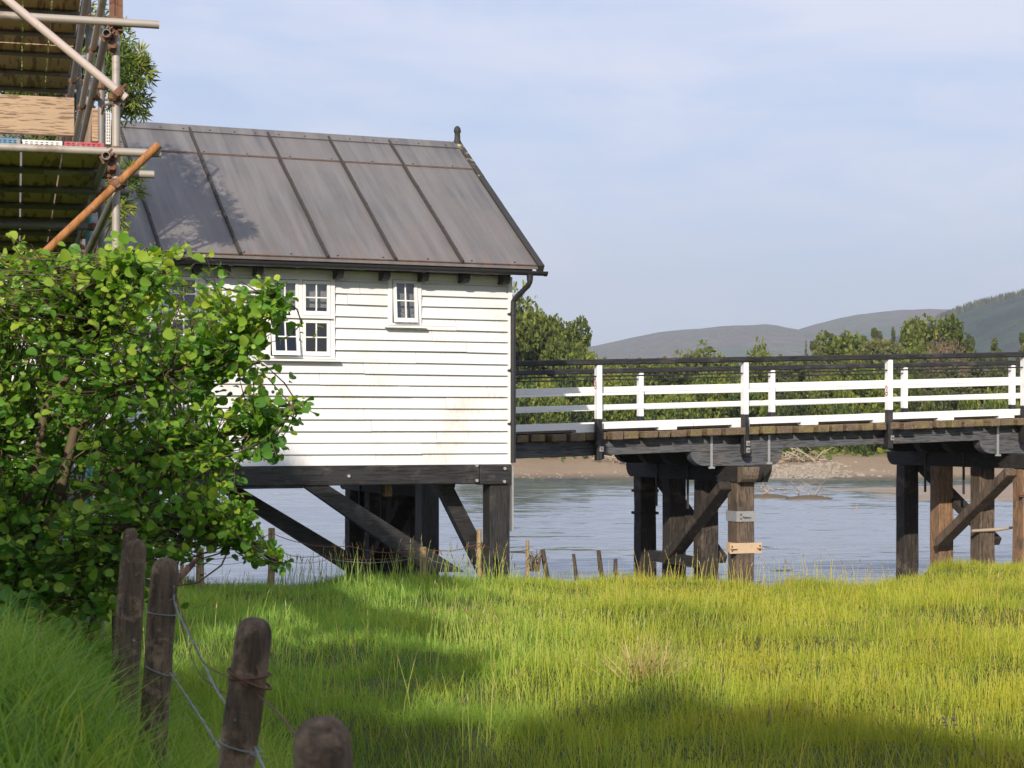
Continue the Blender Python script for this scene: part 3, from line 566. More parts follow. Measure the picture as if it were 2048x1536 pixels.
for near, lst in ((1, POSTN), (0, POSTF)):
    v0 = VN if near else VF - .13
    for i, u in enumerate(lst):
        z = zd(u); w = .092; s = MB()
        s.box((u - w / 2, v0, z + .22), (u + w / 2, v0 + .13, z + (1.108 if near else 1.038))); po = s.build('railing_post', MT['rail'], B, .008)
        s = MB(); s.box((u - w / 2, v0, z - .46), (u + w / 2, v0 + .13, z + .219))
        if near: s.box((u + .02, v0 + .131, z - .44), (u + .14, v0 + .27, z - .125))
        else: s.box((u - w / 2, v0 - .14, z - .44), (u + w / 2, v0 - .001, z - .125))
        s.build('post_foot', MT['blackz'], po, .008)
        if near and u > 1:
            for dz in ((-.27, -.385) if i in (4, 6) else (-.27,)):
                s = MB(); t = MB(); s.box((u - .01, v0 - .008, z + dz - .042), (u + .062, v0 - .001, z + dz + .042)); t.tube([(u + .026, v0 - .008, z + dz), (u + .026, v0 - .035, z + dz)], .016, 6)
                s.build('bolt_plate', MT['galv'], po); t.build('bolt', MT['rust'], po)
        if near and i in (3, 5): sign(u - w / 2, v0 + .06, z + (.80 if i == 3 else .56), po)
    r_ = -.02 if near else -.01
    fd = 0 if near else -.07
    s = MB(); along(s, U0, U1, v0 + r_, v0 + .15 + r_, 1.112 + fd, 1.205 + fd); s.build('handrail', MT['black'], B, .015)
    q = v0 + .131 if near else v0 + .131
    ends = [U0] + [u + .02 for u in lst] + [U1]
    for a, c in zip(ends, ends[1:]):
        for h0, h1, kf in ((.655, .752, .4), (.372, .456, .3)):
            e0, e1 = random.uniform(-.008, .008), random.uniform(-.008, .008); s = MB(); s.hexa([(a + .002, q, zd(a) + h0 + fd * kf + e0), (c - .002, q, zd(c) + h0 + fd * kf + e1), (c - .002, q + .042, zd(c) + h0 + fd * kf + e1), (a + .002, q + .042, zd(a) + h0 + fd * kf + e0), (a + .002, q, zd(a) + h1 + fd * kf + e0), (c - .002, q, zd(c) + h1 + fd * kf + e1), (c - .002, q + .042, zd(c) + h1 + fd * kf + e1), (a + .002, q + .042, zd(a) + h1 + fd * kf + e0)])
            s.build('rail', MT['rail'], B, .006)
    s = MB(); s.tube([(U0, v0 + .05, zd(U0) + .925), (U1, v0 + .05, zd(U1) + .925)], .0125, 8); s.build('guard_wire', MT['black'], B)
GV = [VN + .28, VN + 1.28, VN + 2.2, VF - .50]
for v in GV:
    s = MB()
    for u0, u1 in ((U0, -2.2), (-2.198, 6.3), (6.302, 12.2), (12.202, U1)): along(s, u0, u1, v, v + .22, -.385, -.262); along(s, u0, u1, v + .003, v + .217, -.260, -.127)
    s.build('girder', MT['girder'], B, .006)
UP1 = on_v(1482, 1050, VN + .1)[0]; PU = [UP1 - 11.6, UP1 - 5.72, UP1, UP1 + 5.9, UP1 + 11.8]
print('pier u', UP1, PU)
def corbel(s, u, v, L0, L1, h0, h1, th):
    prof = []; z = lambda a: zd(a)
    r_ = h0 - h1
    for k in range(7): a = k / 6 * math.pi / 2; prof.append((u + L0 + r_ * 1.0 * (1 - math.cos(a)), v, zd(u) + h0 - .05 - (r_ - .05) * math.sin(a)))
    for k in range(7): a = math.pi / 2 - k / 6 * math.pi / 2; prof.append((u + L1 - r_ * 1.0 * (1 - math.cos(a)), v, zd(u) + h0 - .05 - (r_ - .05) * math.sin(a)))
    prof.append((u + L1, v, zd(u + L1) + h0)); prof.insert(0, (u + L0, v, zd(u + L0) + h0))
    return s.prism(prof, (0, th, 0))
PILEMAT = {0: ['pileb'] * 4, 1: ['pileb'] * 4, 2: ['pile', 'pileb', 'pileb', 'pileb'], 3: ['pilen', 'pile', 'pilen', 'pileb'], 4: ['pile'] * 4}
cl = [on_u(p, 1000, UP1)[0] for p in (1482, 1412, 1348, 1290)]; print('pile v', cl, 'VN', VN)
for i, u in enumerate(PU):
    P = empty('pier', (u, 0, 0)); P.parent = B; z = zd(u)
    L = lambda p: (p[0] - u, p[1], p[2])
    for j, v in enumerate(GV):
        s = MB(); corbel(s, u, v + .004, -.86, .92, -.388, -.655, .205); s.v = [L(p) for p in s.v]; s.build('corbel', MT['girder' if j == 0 else 'cap'], P, .006)
    ve = cl[0] - .42; vl = cl[3] + .45; s = MB()
    prof = [(-.19, ve, z - .66)] + [(-.19, ve + .17 * (1 - math.cos(a)), z - .71 - .22 * math.sin(a)) for a in (0, .4, .8, 1.2, 1.57)]
    prof += [(-.19, vl - .22 * (1 - math.cos(a)), z - .71 - .22 * math.sin(a)) for a in (1.57, 1.2, .8, .4, 0)] + [(-.19, vl, z - .66)]
    s.prism(prof, (.38, 0, 0)); s.build('cap_beam', MT['cap'], P, .008)
    s = MB(); s.prism([(-.192, ve - .012, z - .662)] + [(-.192, ve - .012 + .17 * (1 - math.cos(a)), z - .71 - .222 * math.sin(a)) for a in (0, .4, .8, 1.2)] + [(-.192, ve + .2, z - .932), (-.192, ve + .2, z - .662)], (.30, 0, 0)); s.build('cap_end', MT['capb'], P)
    s = MB(); corbel(s, 0, cl[0] - .25, .10, .46, -.655, -.93, .34); s.v = [(p[0], p[1], p[2] + z - zd(0)) for p in s.v]; s.build('corbel', MT['cap'], P)
    for j, v in enumerate(cl):
        if i == 3 and j == 2: v += .05
        s = MB(); n = 9; zz = np.linspace(-3.9, z - .934, n); V = []
        for k in range(n):
            a1 = .165 + random.uniform(-.005, .005) + .012 * (1 - k / n); ch = .022
            V += [(q[0] + random.uniform(-.004, .004), v + q[1], zz[k]) for q in ((-a1 + ch, -a1), (a1 - ch, -a1), (a1, -a1 + ch), (a1, a1 - ch), (a1 - ch, a1), (-a1 + ch, a1), (-a1, a1 - ch), (-a1, -a1 + ch))]
        s.add(V, [(k * 8 + m_, k * 8 + (m_ + 1) % 8, k * 8 + 8 + (m_ + 1) % 8, k * 8 + 8 + m_) for k in range(n - 1) for m_ in range(8)] + [tuple(range(8))[::-1], tuple(range(8 * n - 8, 8 * n))])
        pl = s.build('pile', MT[PILEMAT[i][j]], P)
        if i == 2 and j == 0:                        # two steel collars on the nearest pile
            for (y0, y1, mt, ear) in ((1024, 1045, 'galv', 0), (1088, 1109, 'tan', 1)):
                q0 = EYE + (HY - y1) / F * 29.4; q1 = EYE + (HY - y0) / F * 29.4; s = MB(); r_ = .188
                s.box((-r_, v - r_, q0), (r_, v - r_ + .014, q1)); s.box((-r_, v - r_ + .015, q0), (-r_ + .014, v + r_, q1)); s.box((r_ - .014, v - r_ + .015, q0), (r_, v + r_, q1)); s.box((-r_ + .015, v + r_ - .014, q0), (r_ - .015, v + r_, q1))
                if ear:
                    s.box((-r_ - .13, v - r_ + .002, q0), (-r_ - .001, v - r_ + .016, q1)); s.box((r_ + .001, v - r_ + .002, q0), (r_ + .11, v - r_ + .016, q1))
                    for sx in (-r_ - .12, r_ + .01): s.box((sx, v - r_ - .05, (q0 + q1) / 2 - .007), (sx + .11, v - r_ + .001, (q0 + q1) / 2 + .007))
                else:
                    s.box((-.10, v - r_ - .03, q0), (-.085, v - r_ - .001, q1)); s.box((-.08, v - r_ - .06, (q0 + q1) / 2 - .007), (.06, v - r_ - .001, (q0 + q1) / 2 + .007))
                c = s.build('collar', MT[mt], pl)
                for sx in ((-r_ - .09, r_ + .07) if ear else (-.11,)):
                    for dz in (.035, -.035): t = MB(); t.tube([(sx, v - r_ + .0, (q0 + q1) / 2 + dz), (sx, v - r_ - .02, (q0 + q1) / 2 + dz)], .014, 6); t.build('bolt', MT['rust'], pl)
        if i == 2 and j == 3:
            for q in (.30, -.12): s = MB(); s.box((-.195, v - .195, q), (.195, v + .195, q + .05)); s.build('collar', MT['cap'], pl)
        if i == 3 and j == 0: s = MB(); s.box((-.26, v - .19, .27), (.20, v - .171, .36)); s.box((-.26, v - .21, .30), (-.10, v - .191, .33)); s.build('strap', MT['rust'], pl)
        if i == 3 and j == 1: s = MB(); s.tube([(-.35, v - .15, -.42), (.18, v - .22, -.40), (.65, v - .21, -.36)], [.03, .035, .02], 7); s.build('lodged_branch', MT['drift'], pl)
    bm = 'pileb' if i < 3 else 'pile'
    s = MB(); s.bar((-.255, cl[0] + .05, z - .98), (-.255, (cl[1] + cl[2]) / 2 + .35, z - 2.42), .16, .27, (1, 0, 0)); s.build('brace', MT[bm], P, .012)
    s = MB(); s.bar((.255, cl[3] - .1, z - .92), (.255, cl[1] - .05, z - 2.35), .16, .27, (1, 0, 0)); s.build('brace', MT['pileb'], P, .012)
    if i != 3: s = MB(); s.box((-.34, cl[1] - .15, z - 2.46), (-.175, cl[2] + .35, z - 2.28)); s.build('waling', MT['cap'], P)
    for (uu, h0, h1) in ((-.50, -.13, -.665), (.62, -.13, -.60)): s = MB(); s.box((uu, VN + .262, z + h0), (uu + .045, VN + .279, z + h1)); s.box((uu - .03, VN + .25, z + h1 - .035), (uu + .08, VN + .283, z + h1)); s.build('strap', MT['galv'], P)
    for v in (cl[1] + .28, cl[2] + .28): s = MB(); s.box((-.215, v, z - 1.45), (-.193, v + .05, z - .66)); s.build('strap', MT['batten'], P)

# ------------------------------------------------------------------ scaffold (local axes: e to the right, d away, z up)
SA = R(15.8); SY = 8.24; SX = px(232, SY)
S = tag(empty('scaffold', (SX, SY, 0), SA), 'tube and board scaffold with rusty couplers rising behind the leafy bush', 'scaffold')
es, ds = math.cos(SA), math.sin(SA)
def on_d(p, q, d):
    k = (p - CX) / F; e = (k * (SY + d * es) - SX + d * ds) / (es - k * ds); return e, EYE + (HY - q) / F * (SY + e * ds + d * es)
TR = .0192
def tubeobj(name, a, b, m, r=TR): s = MB(); s.pipe(a, b, r); return s.build(name, MT[m], S)
def coupler(c, ax, par=None):                      # pressed-steel fitting: collar, hinge plates and a bolt
    c = Vector(c); ax = Vector(ax).normalized(); o = ax.orthogonal().normalized(); s = MB()
    s.tube([c - ax * .020, c - ax * .019, c + ax * .019, c + ax * .020], [.0195, .0235, .0235, .0195], 12)
    p = ax.cross(o)
    s.bar(c + o * .020 - p * .008, c + o * .046 - p * .008, .006, .028, ax); s.bar(c + o * .020 + p * .012, c + o * .042 + p * .012, .006, .024, ax)
    s.tube([c + o * .036 - p * .030, c + o * .036 + p * .040], .0045, 6); s.tube([c + o * .036 + p * .022, c + o * .036 + p * .034], .009, 6)
    s.bar(c - o * .018 - p * .02, c - o * .030 + p * .016, .010, .022, ax)
    return s.build('coupler', MT['rust'], S)
ZL = on_d(160, 305, 0)[1]; ZG = on_d(160, 46, 0)[1]
ZU = 1.5 + 3.62 * .8
for k, (d, m) in enumerate(((0, 'tube'), (1.48, 'tube_shade'), (3.3, 'tube_shade'), (5.1, 'tube_shade'), (7.0, 'tube_shade'))):
    top = 3.42 if k == 0 else (5.2, 4.9, 4.6, 4.5)[k - 1]
    tubeobj('standard', (0 if k else 0, d, ground_z(SX - ds * d, SY + d * es) - .1), (0, d, top), m)
    if k == 0: tubeobj('standard', (0, d, 3.47), (0, d, 5.0), m)
tubeobj('standard', (-.05, 1.9, .2), (-.05, 1.9, on_d(200, 395, 1.9)[1]), 'teal')
s = MB(); s.tube([(0, 0, 3.36), (0, 0, 3.54)], .025, 12); s.box((-.03, -.032, 3.37), (-.008, .03, 3.53)); s.box((.008, -.032, 3.37), (.03, .03, 3.53)); s.build('coupler', MT['rust'], S)
for zz, e0, e1, d, m in ((ZL, -1.6, on_d(322, 305, -.045)[0], -.045, 'tube'), (ZG, -1.6, on_d(318, 52, -.045)[0], -.045, 'tube')):
    tubeobj('transom', (e0, d, zz), (e1, d, zz + .004), m); coupler((0.0, d * .5, zz + .012), (0, 0, 1))
def depth_tube(p, q, d0, d1, m):
    e, zz = on_d(p, q, d0); tubeobj('ledger', (e, d0, zz), (e, d1, zz), m); return e, zz
for p, q in ((212, 311), (213, 66)):
    e, zz = depth_tube(p, q, -.10, 7.4, 'tube_shade'); coupler((e + .002, -.055, zz), (0, 1, 0)); coupler((e + .03, -.03, zz - .045), (1, 0, 0))
    for d in (1.48, 3.3, 5.1, 7.0): coupler((e + .02, d, zz), (0, 1, 0)); coupler((0, d, zz + .05), (0, 0, 1))
for (p, q, d0) in ((208, -10, .3), (176, -20, .9)):
    e, zz = on_d(p, q, d0); tubeobj('ledger', (e, d0 - .6, zz), (e, 7.4, zz), 'tube' if d0 < .5 else 'tube_shade')
    for d in (1.48, 3.3, 5.1): coupler((e, d + .05, zz), (0, 1, 0)); coupler((0, d + .05, zz), (0, 0, 1))
def seg(p0, q0, d0, p1, q1, d1, m, name='brace'):
    a = on_d(p0, q0, d0); b_ = on_d(p1, q1, d1); return tubeobj(name, (a[0], d0, a[1]), (b_[0], d1, b_[1]), m), Vector((a[0], d0, a[1])), Vector((b_[0], d1, b_[1]))
seg(-60, -62, -.085, 252, 196, -.085, 'tubep'); c = on_d(237, 186, -.085); coupler((c[0], -.085, c[1]), (.6, 0, -.5)); coupler((0, -.03, c[1] - .01), (0, 0, 1))
seg(40, 552, -.075, 317, 290, -.075, 'tubeo'); c = on_d(232, 368, -.075); coupler((c[0], -.075, c[1]), (.6, 0, .55)); coupler((0, -.03, c[1]), (0, 0, 1))
seg(150, 560, 1.0, 232, 385, .05, 'tube_shade')
for (p, q, d) in ((308, 350, .55), (258, 385, 1.0)):
    e, zz = on_d(p, q, d); tubeobj('transom', (-.32, d, zz), (e, d, zz + .002), 'tube' if d < .8 else 'tube_shade'); coupler((0, d, zz), (0, 0, 1))
for (p, q, d) in ((215, 195, 1.7), (205, 455, 1.3)):
    e, zz = on_d(p, q, d); tubeobj('transom', (on_d(188, q, d)[0] if q < 300 else -1.2, d, zz), (e, d, zz), 'tubep' if q < 300 else 'tube_shade'); coupler((e - .05, d, zz), (0, 0, 1))
ZD = on_d(100, 290, -.03)[1] - .015                # top deck level of the lower lift
def board(e, d0, d1, z, band, w=.178):
    s = MB(); s.box((e, d0 + .02, z), (e + w, d1, z + .034)); o = s.build('deck_board', MT['sboard'], S, .003)
    if band:
        s = MB(); s.box((e - .001, d0, z - .001), (e + w + .001, d0 + .019, z + .035)); s.box((e - .001, d0 + .019, z + .0342), (e + w + .001, d0 + .09, z + .0352)); q = s.build('end_band', MT[band], o)
        s = MB()
        for r_ in range(3):
            for k in range(7): s.box((e + .012 + k * .023, d0 - .0015, z + .006 + r_ * .009), (e + .024 + k * .023, d0 - .0002, z + .009 + r_ * .009))
        s.build('band_slot', MT['dark'], q)
e0 = on_d(207, 290, -.03)[0] - .178
for k, bd in enumerate(('red', 'whitem', 'blue', 'whitem', 'red')):
    for d0, d1 in ((-.03 - (.02 if k == 2 else 0), 3.1), (3.13, 6.4)): board(e0 - k * .188, d0, d1, ZD, bd if d0 < 1 else None)
eu = on_d(137, 190, 7.0)[0] - .19
for k in range(4):
    for d0, d1 in ((2.4, 5.2), (5.23, 7.2)): board(eu - k * .19, d0, d1, ZU, None)
for d in np.arange(.55, 6.5, .72): s = MB(); s.pipe((-1.5, d, ZD - .022), (-.02, d, ZD - .022), TR); s.build('transom', MT['tube_shade'], S); coupler((-.03, d, ZD - .03), (0, 0, 1))
for d in np.arange(2.6, 7.2, .72): s = MB(); s.pipe((-1.5, d, ZU - .022), (.06, d, ZU - .022), TR); s.build('transom', MT['tube_shade'], S); coupler((-.01, d, ZU - .03), (0, 0, 1))
tubeobj('ledger', (-.02, .9, ZU - .062), (-.02, 7.4, ZU - .062), 'tube_shade')
e, z0 = on_d(149, 272, -.01); z1 = on_d(149, 196, -.01)[1]
s = MB(); s.box((-1.5, -.015, z0), (e, .02, z1)); s.build('toe_board', MT['toe'], S, .003)
s = MB(); s.box((-.105, .12, z0), (-.075, 3.2, z1 - .02)); s.build('toe_board', MT['toe'], S, .003)
e, zz = on_d(217, 250, .02); s = MB(); s.box((e - .012, .02, zz - .09), (e + .010, .04, zz + .075)); tag(s.build('clip_strap', MT['whitem'], S), 'white perforated strap'); s = MB()
for k in range(11):
    for c in (-.006, .004): s.box((e + c - .002, .0185, zz - .08 + k * .014), (e + c + .002, .0198, zz - .072 + k * .014))
s.build('strap_slot', MT['dark'], S)
s = MB(); s.tube([(e - .03, .03, zz + .05), (e - .025, .0, zz + .085), (e + .01, -.02, zz + .095), (e + .035, -.01, zz + .08)], .006, 6); s.build('strap_hook', MT['rust'], S)

# ------------------------------------------------------------------ near fence
FE = empty('wire_fence', (px(326, 5.4), 5.4, float(ground_z(px(326, 5.4), 5.4)))); fo = Vector(FE.location)
tag(FE, 'old fence of weathered round posts with slack rusty wires in the near left grass', 'fence')
PST = [(648, 1432, 655, 1760, 2.35, 116), (512, 1234, 468, 1560, 3.6, 75), (330, 1115, 304, 1500, 5.4, 55), (274, 1079, 258, 1345, 6.45, 42), (262, 1056, 250, 1190, 7.05, 29)]
for (p, q, p2, q2, Y, wd) in PST:
    a = Vector((px(p2, Y), Y, pz(q2, Y))) ; b_ = Vector((px(p, Y), Y, pz(q, Y))); t = (b_ - a).normalized(); r = wd / 2 / F * Y; gz = float(ground_z(b_.x, Y)) - .25
    a = a + t * ((gz - a.z) / t.z); L = (b_ - a).length; s = MB(); n = 26; m = 22; col = [1 + random.uniform(-.05, .045) for _ in range(n)]
    for k in random.sample(range(n), 3): col[k] = .86
    sx = Vector((1, 0, -t.x / t.z)).normalized(); sy = t.cross(sx); V = []; dx_, dy_ = random.uniform(-.2, .2), random.uniform(-.2, .2)
    prof = [(k / m * (1 - 1.1 * r / L), 1 + .06 * (1 - k / m)) for k in range(m + 1)] + [(1 - .62 * r / L, .93), (1 - .3 * r / L, .77), (1 - .12 * r / L, .54), (1 - .03 * r / L, .28), (1, .02)]
    for f_, rr in prof:
        for k in range(n):
            th = 2 * math.pi * k / n; q = r * rr * (1 + (col[k] - 1) * min(1, rr)) * (1 + .02 * math.sin(f_ * 37 + k) + .018 * math.sin(f_ * 90 + 2.3 * k)); V.append(a + t * L * f_ + sx * (q * math.cos(th) + dx_ * r * .4 * (f_ > .95)) + sy * (q * math.sin(th) + dy_ * r * .4 * (f_ > .95)) - fo)
    s.add(V, [(k * n + w_, k * n + (w_ + 1) % n, (k + 1) * n + (w_ + 1) % n, (k + 1) * n + w_) for k in range(len(prof) - 1) for w_ in range(n)] , True); s.build('fence_post', MT['post'], FE)
def P3(p, q, Y): return Vector((px(p, Y), Y, pz(q, Y))) - fo
def wire(pts, r, m, name='wire', twist=False):
    c = [Vector(p) for p in pts]; out = []
    for k in range(len(c) - 1):
        p0, p1, p2, p3 = c[max(k - 1, 0)], c[k], c[k + 1], c[min(k + 2, len(c) - 1)]
        for j in range(8):
            t = j / 8; out.append(.5 * ((2 * p1) + (p2 - p0) * t + (2 * p0 - 5 * p1 + 4 * p2 - p3) * t * t + (3 * p1 - p0 - 3 * p2 + p3) * t ** 3))
    out.append(c[-1]); s = MB()
    if twist:
        for ph in (0, math.pi):
            s.tube([q + Vector((math.cos(i * 1.3 + ph), 0, math.sin(i * 1.3 + ph))) * r * .9 for i, q in enumerate(out)], r, 6)
        for i in range(5, len(out) - 3, 9):
            d = Vector((random.uniform(-1, 1), random.uniform(-.3, .3), random.uniform(-1, 1))).normalized() * .018
            s.tube([out[i] - d, out[i] + d], r * .8, 5)
    else: s.tube(out, r, 6)
    return s.build(name, MT[m], FE)
wire([P3(348, 1172, 5.36), P3(352, 1215, 5.3), P3(400, 1310, 4.7), P3(430, 1375, 4.2), P3(462, 1422, 3.7), P3(470, 1440, 3.56)], .0017, 'wire', twist=True)
wire([P3(340, 1346, 5.36), P3(352, 1362, 5.2), P3(398, 1430, 4.5), P3(436, 1492, 3.9), P3(448, 1512, 3.62)], .0017, 'wire', twist=True)
wire([P3(510, 1494, 3.56), P3(525, 1530, 3.2), P3(560, 1600, 2.6)], .0017, 'wire', twist=True)
wire([P3(352, 1190, 5.36), P3(372, 1245, 5.1), P3(404, 1320, 4.6), P3(452, 1352, 4.0), P3(478, 1362, 3.57), P3(520, 1394, 3.54), P3(560, 1430, 3.0), P3(598, 1480, 2.4)], .0017, 'wirer')
wire([P3(352, 1185, 5.36), P3(366, 1260, 5.2), P3(395, 1340, 4.9), P3(436, 1378, 4.4), P3(462, 1390, 3.7)], .0017, 'wirer')
def wrap(p, q, Y, r, m, tilt=0, n=1.0, rr=.0019):
    wire([P3(p, q, Y) + Vector((math.cos(a) * r, math.sin(a) * r, tilt * math.cos(a))) for a in np.linspace(0, 2 * math.pi * n, 9)], rr, m)
wrap(325, 1226, 5.4, .047, 'wire', -.006); wrap(320, 1340, 5.4, .048, 'wire', -.02)
wrap(481, 1492, 3.6, .043, 'wire', -.012); wrap(499, 1352, 3.6, .043, 'wirer', .003, 1, .003); wrap(499, 1358, 3.6, .044, 'wirer', -.02, 1, .003)
st = MB(); st.tube([(px(352, 5.55), 5.55, pz(1162, 5.55)), (px(372, 5.57), 5.57, pz(1142, 5.57)), (px(396, 5.6), 5.6, pz(1117, 5.6))], [.011, .012, .007], 7)
st.tube([(px(330, 5.5), 5.5, pz(1215, 5.5)), (px(352, 5.55), 5.55, pz(1162, 5.55))], [.008, .011], 7)
tag(st.build('broken_stick', MT['pbark']), 'snapped orange-brown stick poking up behind the tall round fence post', 'stick')
# far fence along the bank, and rotten stakes
FF = empty('wire_fence', (px(846, 22.4), 22.4, float(ground_z(px(846, 22.4), 22.4)))); fo2 = Vector(FF.location)
tag(FF, 'thin fence of pale split stakes and sagging rusty wire in front of the hut legs', 'fence')
tops = []
for (p, q, Y, wd, ln) in ((543, 1056, 22.0, 15, 2), (400, 1098, 21.6, 17, -1), (364, 1088, 21.5, 8, 0), (846, 1094, 22.4, 15, 1), (958, 1059, 22.9, 11, -3)):
    x, z = px(p, Y), pz(q, Y); g0 = float(ground_z(x, Y)) - .2; s = MB(); r = wd / 2 / F * Y
    s.tube([Vector((x - ln * .015, Y, g0)) - fo2, Vector((x, Y, (z + g0) / 2)) - fo2, Vector((x + .002, Y, z)) - fo2], [r * 1.05, r, r * .93], 7); s.build('stake', MT['stake'], FF, .006); tops.append(Vector((x, Y, z)) - fo2)
def fwire(pts, r, m):
    s = MB(); out = []
    for a, b_ in zip(pts, pts[1:]):
        for j in range(10): t = j / 10; q = a.lerp(b_, t); q.z -= .07 * math.sin(math.pi * t) + random.uniform(-.006, .006); out.append(q)
    out.append(pts[-1]); s.tube(out, r, 5); s.build('wire', MT[m], FF)
Q = lambda p, q, Y: Vector((px(p, Y), Y, pz(q, Y))) - fo2
fwire([Q(364, 1100, 21.4), Q(400, 1107, 21.5), Q(543, 1066, 21.9), Q(700, 1092, 22.2), Q(846, 1096, 22.3), Q(958, 1086, 22.8), Q(1055, 1100, 24)], .005, 'wirer')
fwire([Q(364, 1118, 21.4), Q(543, 1092, 21.9), Q(640, 1112, 22.1), Q(846, 1105, 22.3)], .0045, 'wirer')
fwire([Q(364, 1122, 21.4), Q(543, 1112, 21.9), Q(660, 1118, 22.1), Q(846, 1112, 22.3), Q(958, 1130, 22.8), Q(1055, 1132, 24)], .0035, 'wire')
for (p, q, p2, Y, wd, lb, m) in ((1055, 1081, 1055, 24.2, 8, 'slim upright pale brown stake beside the corner leg of the hut', 'stake'), (1085, 1099, 1101, 24.4, 11, 'dark rotten stake leaning left with wire round it, right of the upright stake', 'stakeb'),
    (1147, 1108, 1158, 24.1, 8, 'short tilted grey stake alone in the gap between hut and bridge pier', 'stakeb'), (1197, 1101, 1207, 24.0, 10, 'tall leaning mossy stake next to the stubby one near the bridge pier', 'stakeb'), (1231, 1118, 1231, 23.9, 9, 'stubby upright dark stake nearest the blackened bridge pier', 'stakeb')):
    g0 = float(ground_z(px(p2, Y), Y)) - .15; s = MB(); r = wd / 2 / F * Y; z = pz(q, Y)
    s.tube([(px(p2, Y), Y, g0), (px((p + p2) / 2, Y), Y + .02, (g0 + z) / 2), (px(p, Y), Y, z)], [r, r * 1.08, r * .9], 7); tag(s.build('stake', MT[m], None, .006), lb, 'stake', 'old stakes on the river bank')
s = MB()
for k in range(16):
    p = Vector((px(1066 + random.uniform(-9, 12), 24.3), 24.3 + random.uniform(-.1, .1), pz(1128, 24.3) - .1)); s.tube([p, p + Vector((random.uniform(-.08, .08), 0, random.uniform(.1, .2))), p + Vector((random.uniform(-.14, .16), 0, random.uniform(.15, .30)))], [.012, .01, .005], 5)
tag(s.build('dead_weed', MT['twig']), 'tangle of dark dead weed caught on wire beside the upright stake', 'weed')

# ------------------------------------------------------------------ alder bush
LEAF = [(0, 0, 0), (-.18, .10, .05), (.20, .10, .03), (0, .12, 0), (-.38, .36, .13), (.42, .38, .10), (0, .38, .0), (-.41, .66, .13), (.43, .64, .15), (0, .68, -.03), (-.25, .90, .02), (.27, .88, .05), (0, .96, -.10)]
LF = [(0, 3, 1), (0, 2, 3), (1, 3, 6, 4), (3, 2, 5, 6), (4, 6, 9, 7), (6, 5, 8, 9), (7, 9, 12, 10), (9, 8, 11, 12)]
def in_poly(p, poly):
    x, y = p; c = False; j = len(poly) - 1
    for i in range(len(poly)):
        (xi, yi), (xj, yj) = poly[i], poly[j]
        if (yi > y) != (yj > y) and x < (xj - xi) * (y - yi) / (yj - yi) + xi: c = not c
        j = i
    return c
BX, BYc = px(120, 7.9), 7.9
AB = empty('alder_bush', (BX, BYc, float(ground_z(BX, BYc)))); bo = Vector(AB.location)
tag(AB, 'big round-leaved green bush spreading across the left side in front of the scaffold', 'bush')
OUT = [(-260, 505), (0, 500), (40, 490), (75, 512), (120, 505), (165, 520), (225, 492), (250, 490), (285, 520), (345, 522), (372, 505), (410, 535), (440, 560), (430, 620), (400, 660), (400, 760), (410, 830), (420, 900), (440, 985), (475, 1030),
       (470, 1075), (380, 1110), (330, 1135), (250, 1190), (160, 1215), (0, 1225), (-260, 1230)]
LOBES = [([(c_ - w_, 515), (c_ - w_ * .5, t_), (c_ + w_ * .5, t_ - 4), (c_ + w_, 515)], k_, (7.4, 8.0)) for c_, t_, w_, k_ in ((22, 470, 16, 5), (66, 484, 14, 4), (132, 476, 15, 4), (236, 462, 15, 5), (262, 484, 12, 4), (300, 492, 14, 4), (366, 488, 14, 5), (412, 512, 14, 4))] + [([(-260, 540), (320, 540), (400, 700), (390, 1090), (-260, 1150)], 480, (8.3, 9.3)), (OUT, 1200, (7.25, 8.9)), ([(-220, 500), (40, 492), (110, 510), (110, 660), (-220, 660)], 130, (7.4, 8.1)), ([(150, 512), (250, 495), (350, 522), (350, 600), (150, 600)], 45, (7.4, 8.1)), ([(-200, 1000), (330, 1000), (300, 1150), (220, 1200), (-200, 1220)], 200, (7.1, 7.8)), ([(390, 560), (470, 585), (540, 552), (582, 592), (560, 640), (530, 660), (545, 690), (500, 700), (470, 690), (420, 640)], 78, (7.5, 8.1)), ([(380, 650), (450, 660), (505, 680), (530, 720), (500, 760), (430, 770), (380, 740)], 60, (7.5, 8.2)),
         ([(395, 790), (470, 800), (520, 775), (606, 798), (590, 840), (575, 905), (530, 935), (470, 950), (420, 930), (400, 850)], 90, (7.5, 8.1)), ([(400, 950), (470, 960), (500, 1010), (490, 1060), (420, 1090), (380, 1050)], 60, (7.4, 8.2)),
         ([(470, 1080), (520, 1060), (575, 1110), (560, 1140), (510, 1128), (480, 1110)], 14, (7.6, 7.8)), ([(440, 1010), (500, 1020), (525, 1060), (470, 1090)], 16, (7.4, 8.0))]
stems = []
for k in range(13):
    a = random.uniform(-.9, .9); base = Vector((BX + random.uniform(-.6, .25), 8.0 + random.uniform(-.3, .5), float(ground_z(BX, 8)))); tip = Vector((px(random.choice((60, 130, 200, 260, 330, 380, 20, -60, -120)), 8), 7.9 + random.uniform(-.5, .7), random.uniform(1.0, 1.85)))
    pts = [base.lerp(tip, t) + Vector((a * .18 * math.sin(math.pi * t), .1 * math.sin(2 * t), 0)) for t in np.linspace(0, 1, 6)]; stems.append(pts)
for pp in ([(110, 1030), (150, 860), (235, 770), (330, 745), (420, 720), (490, 660), (550, 590)], [(90, 1060), (200, 960), (320, 900), (420, 880), (520, 840), (585, 815)], [(140, 1090), (260, 1050), (380, 1040), (470, 1070), (560, 1120)], [(60, 1000), (90, 820), (210, 640), (250, 520)]):
    stems.append([Vector((px(p, 7.8 - .02 * i), 7.8 - .02 * i, pz(q, 7.8))) for i, (p, q) in enumerate(pp)])
s = MB()
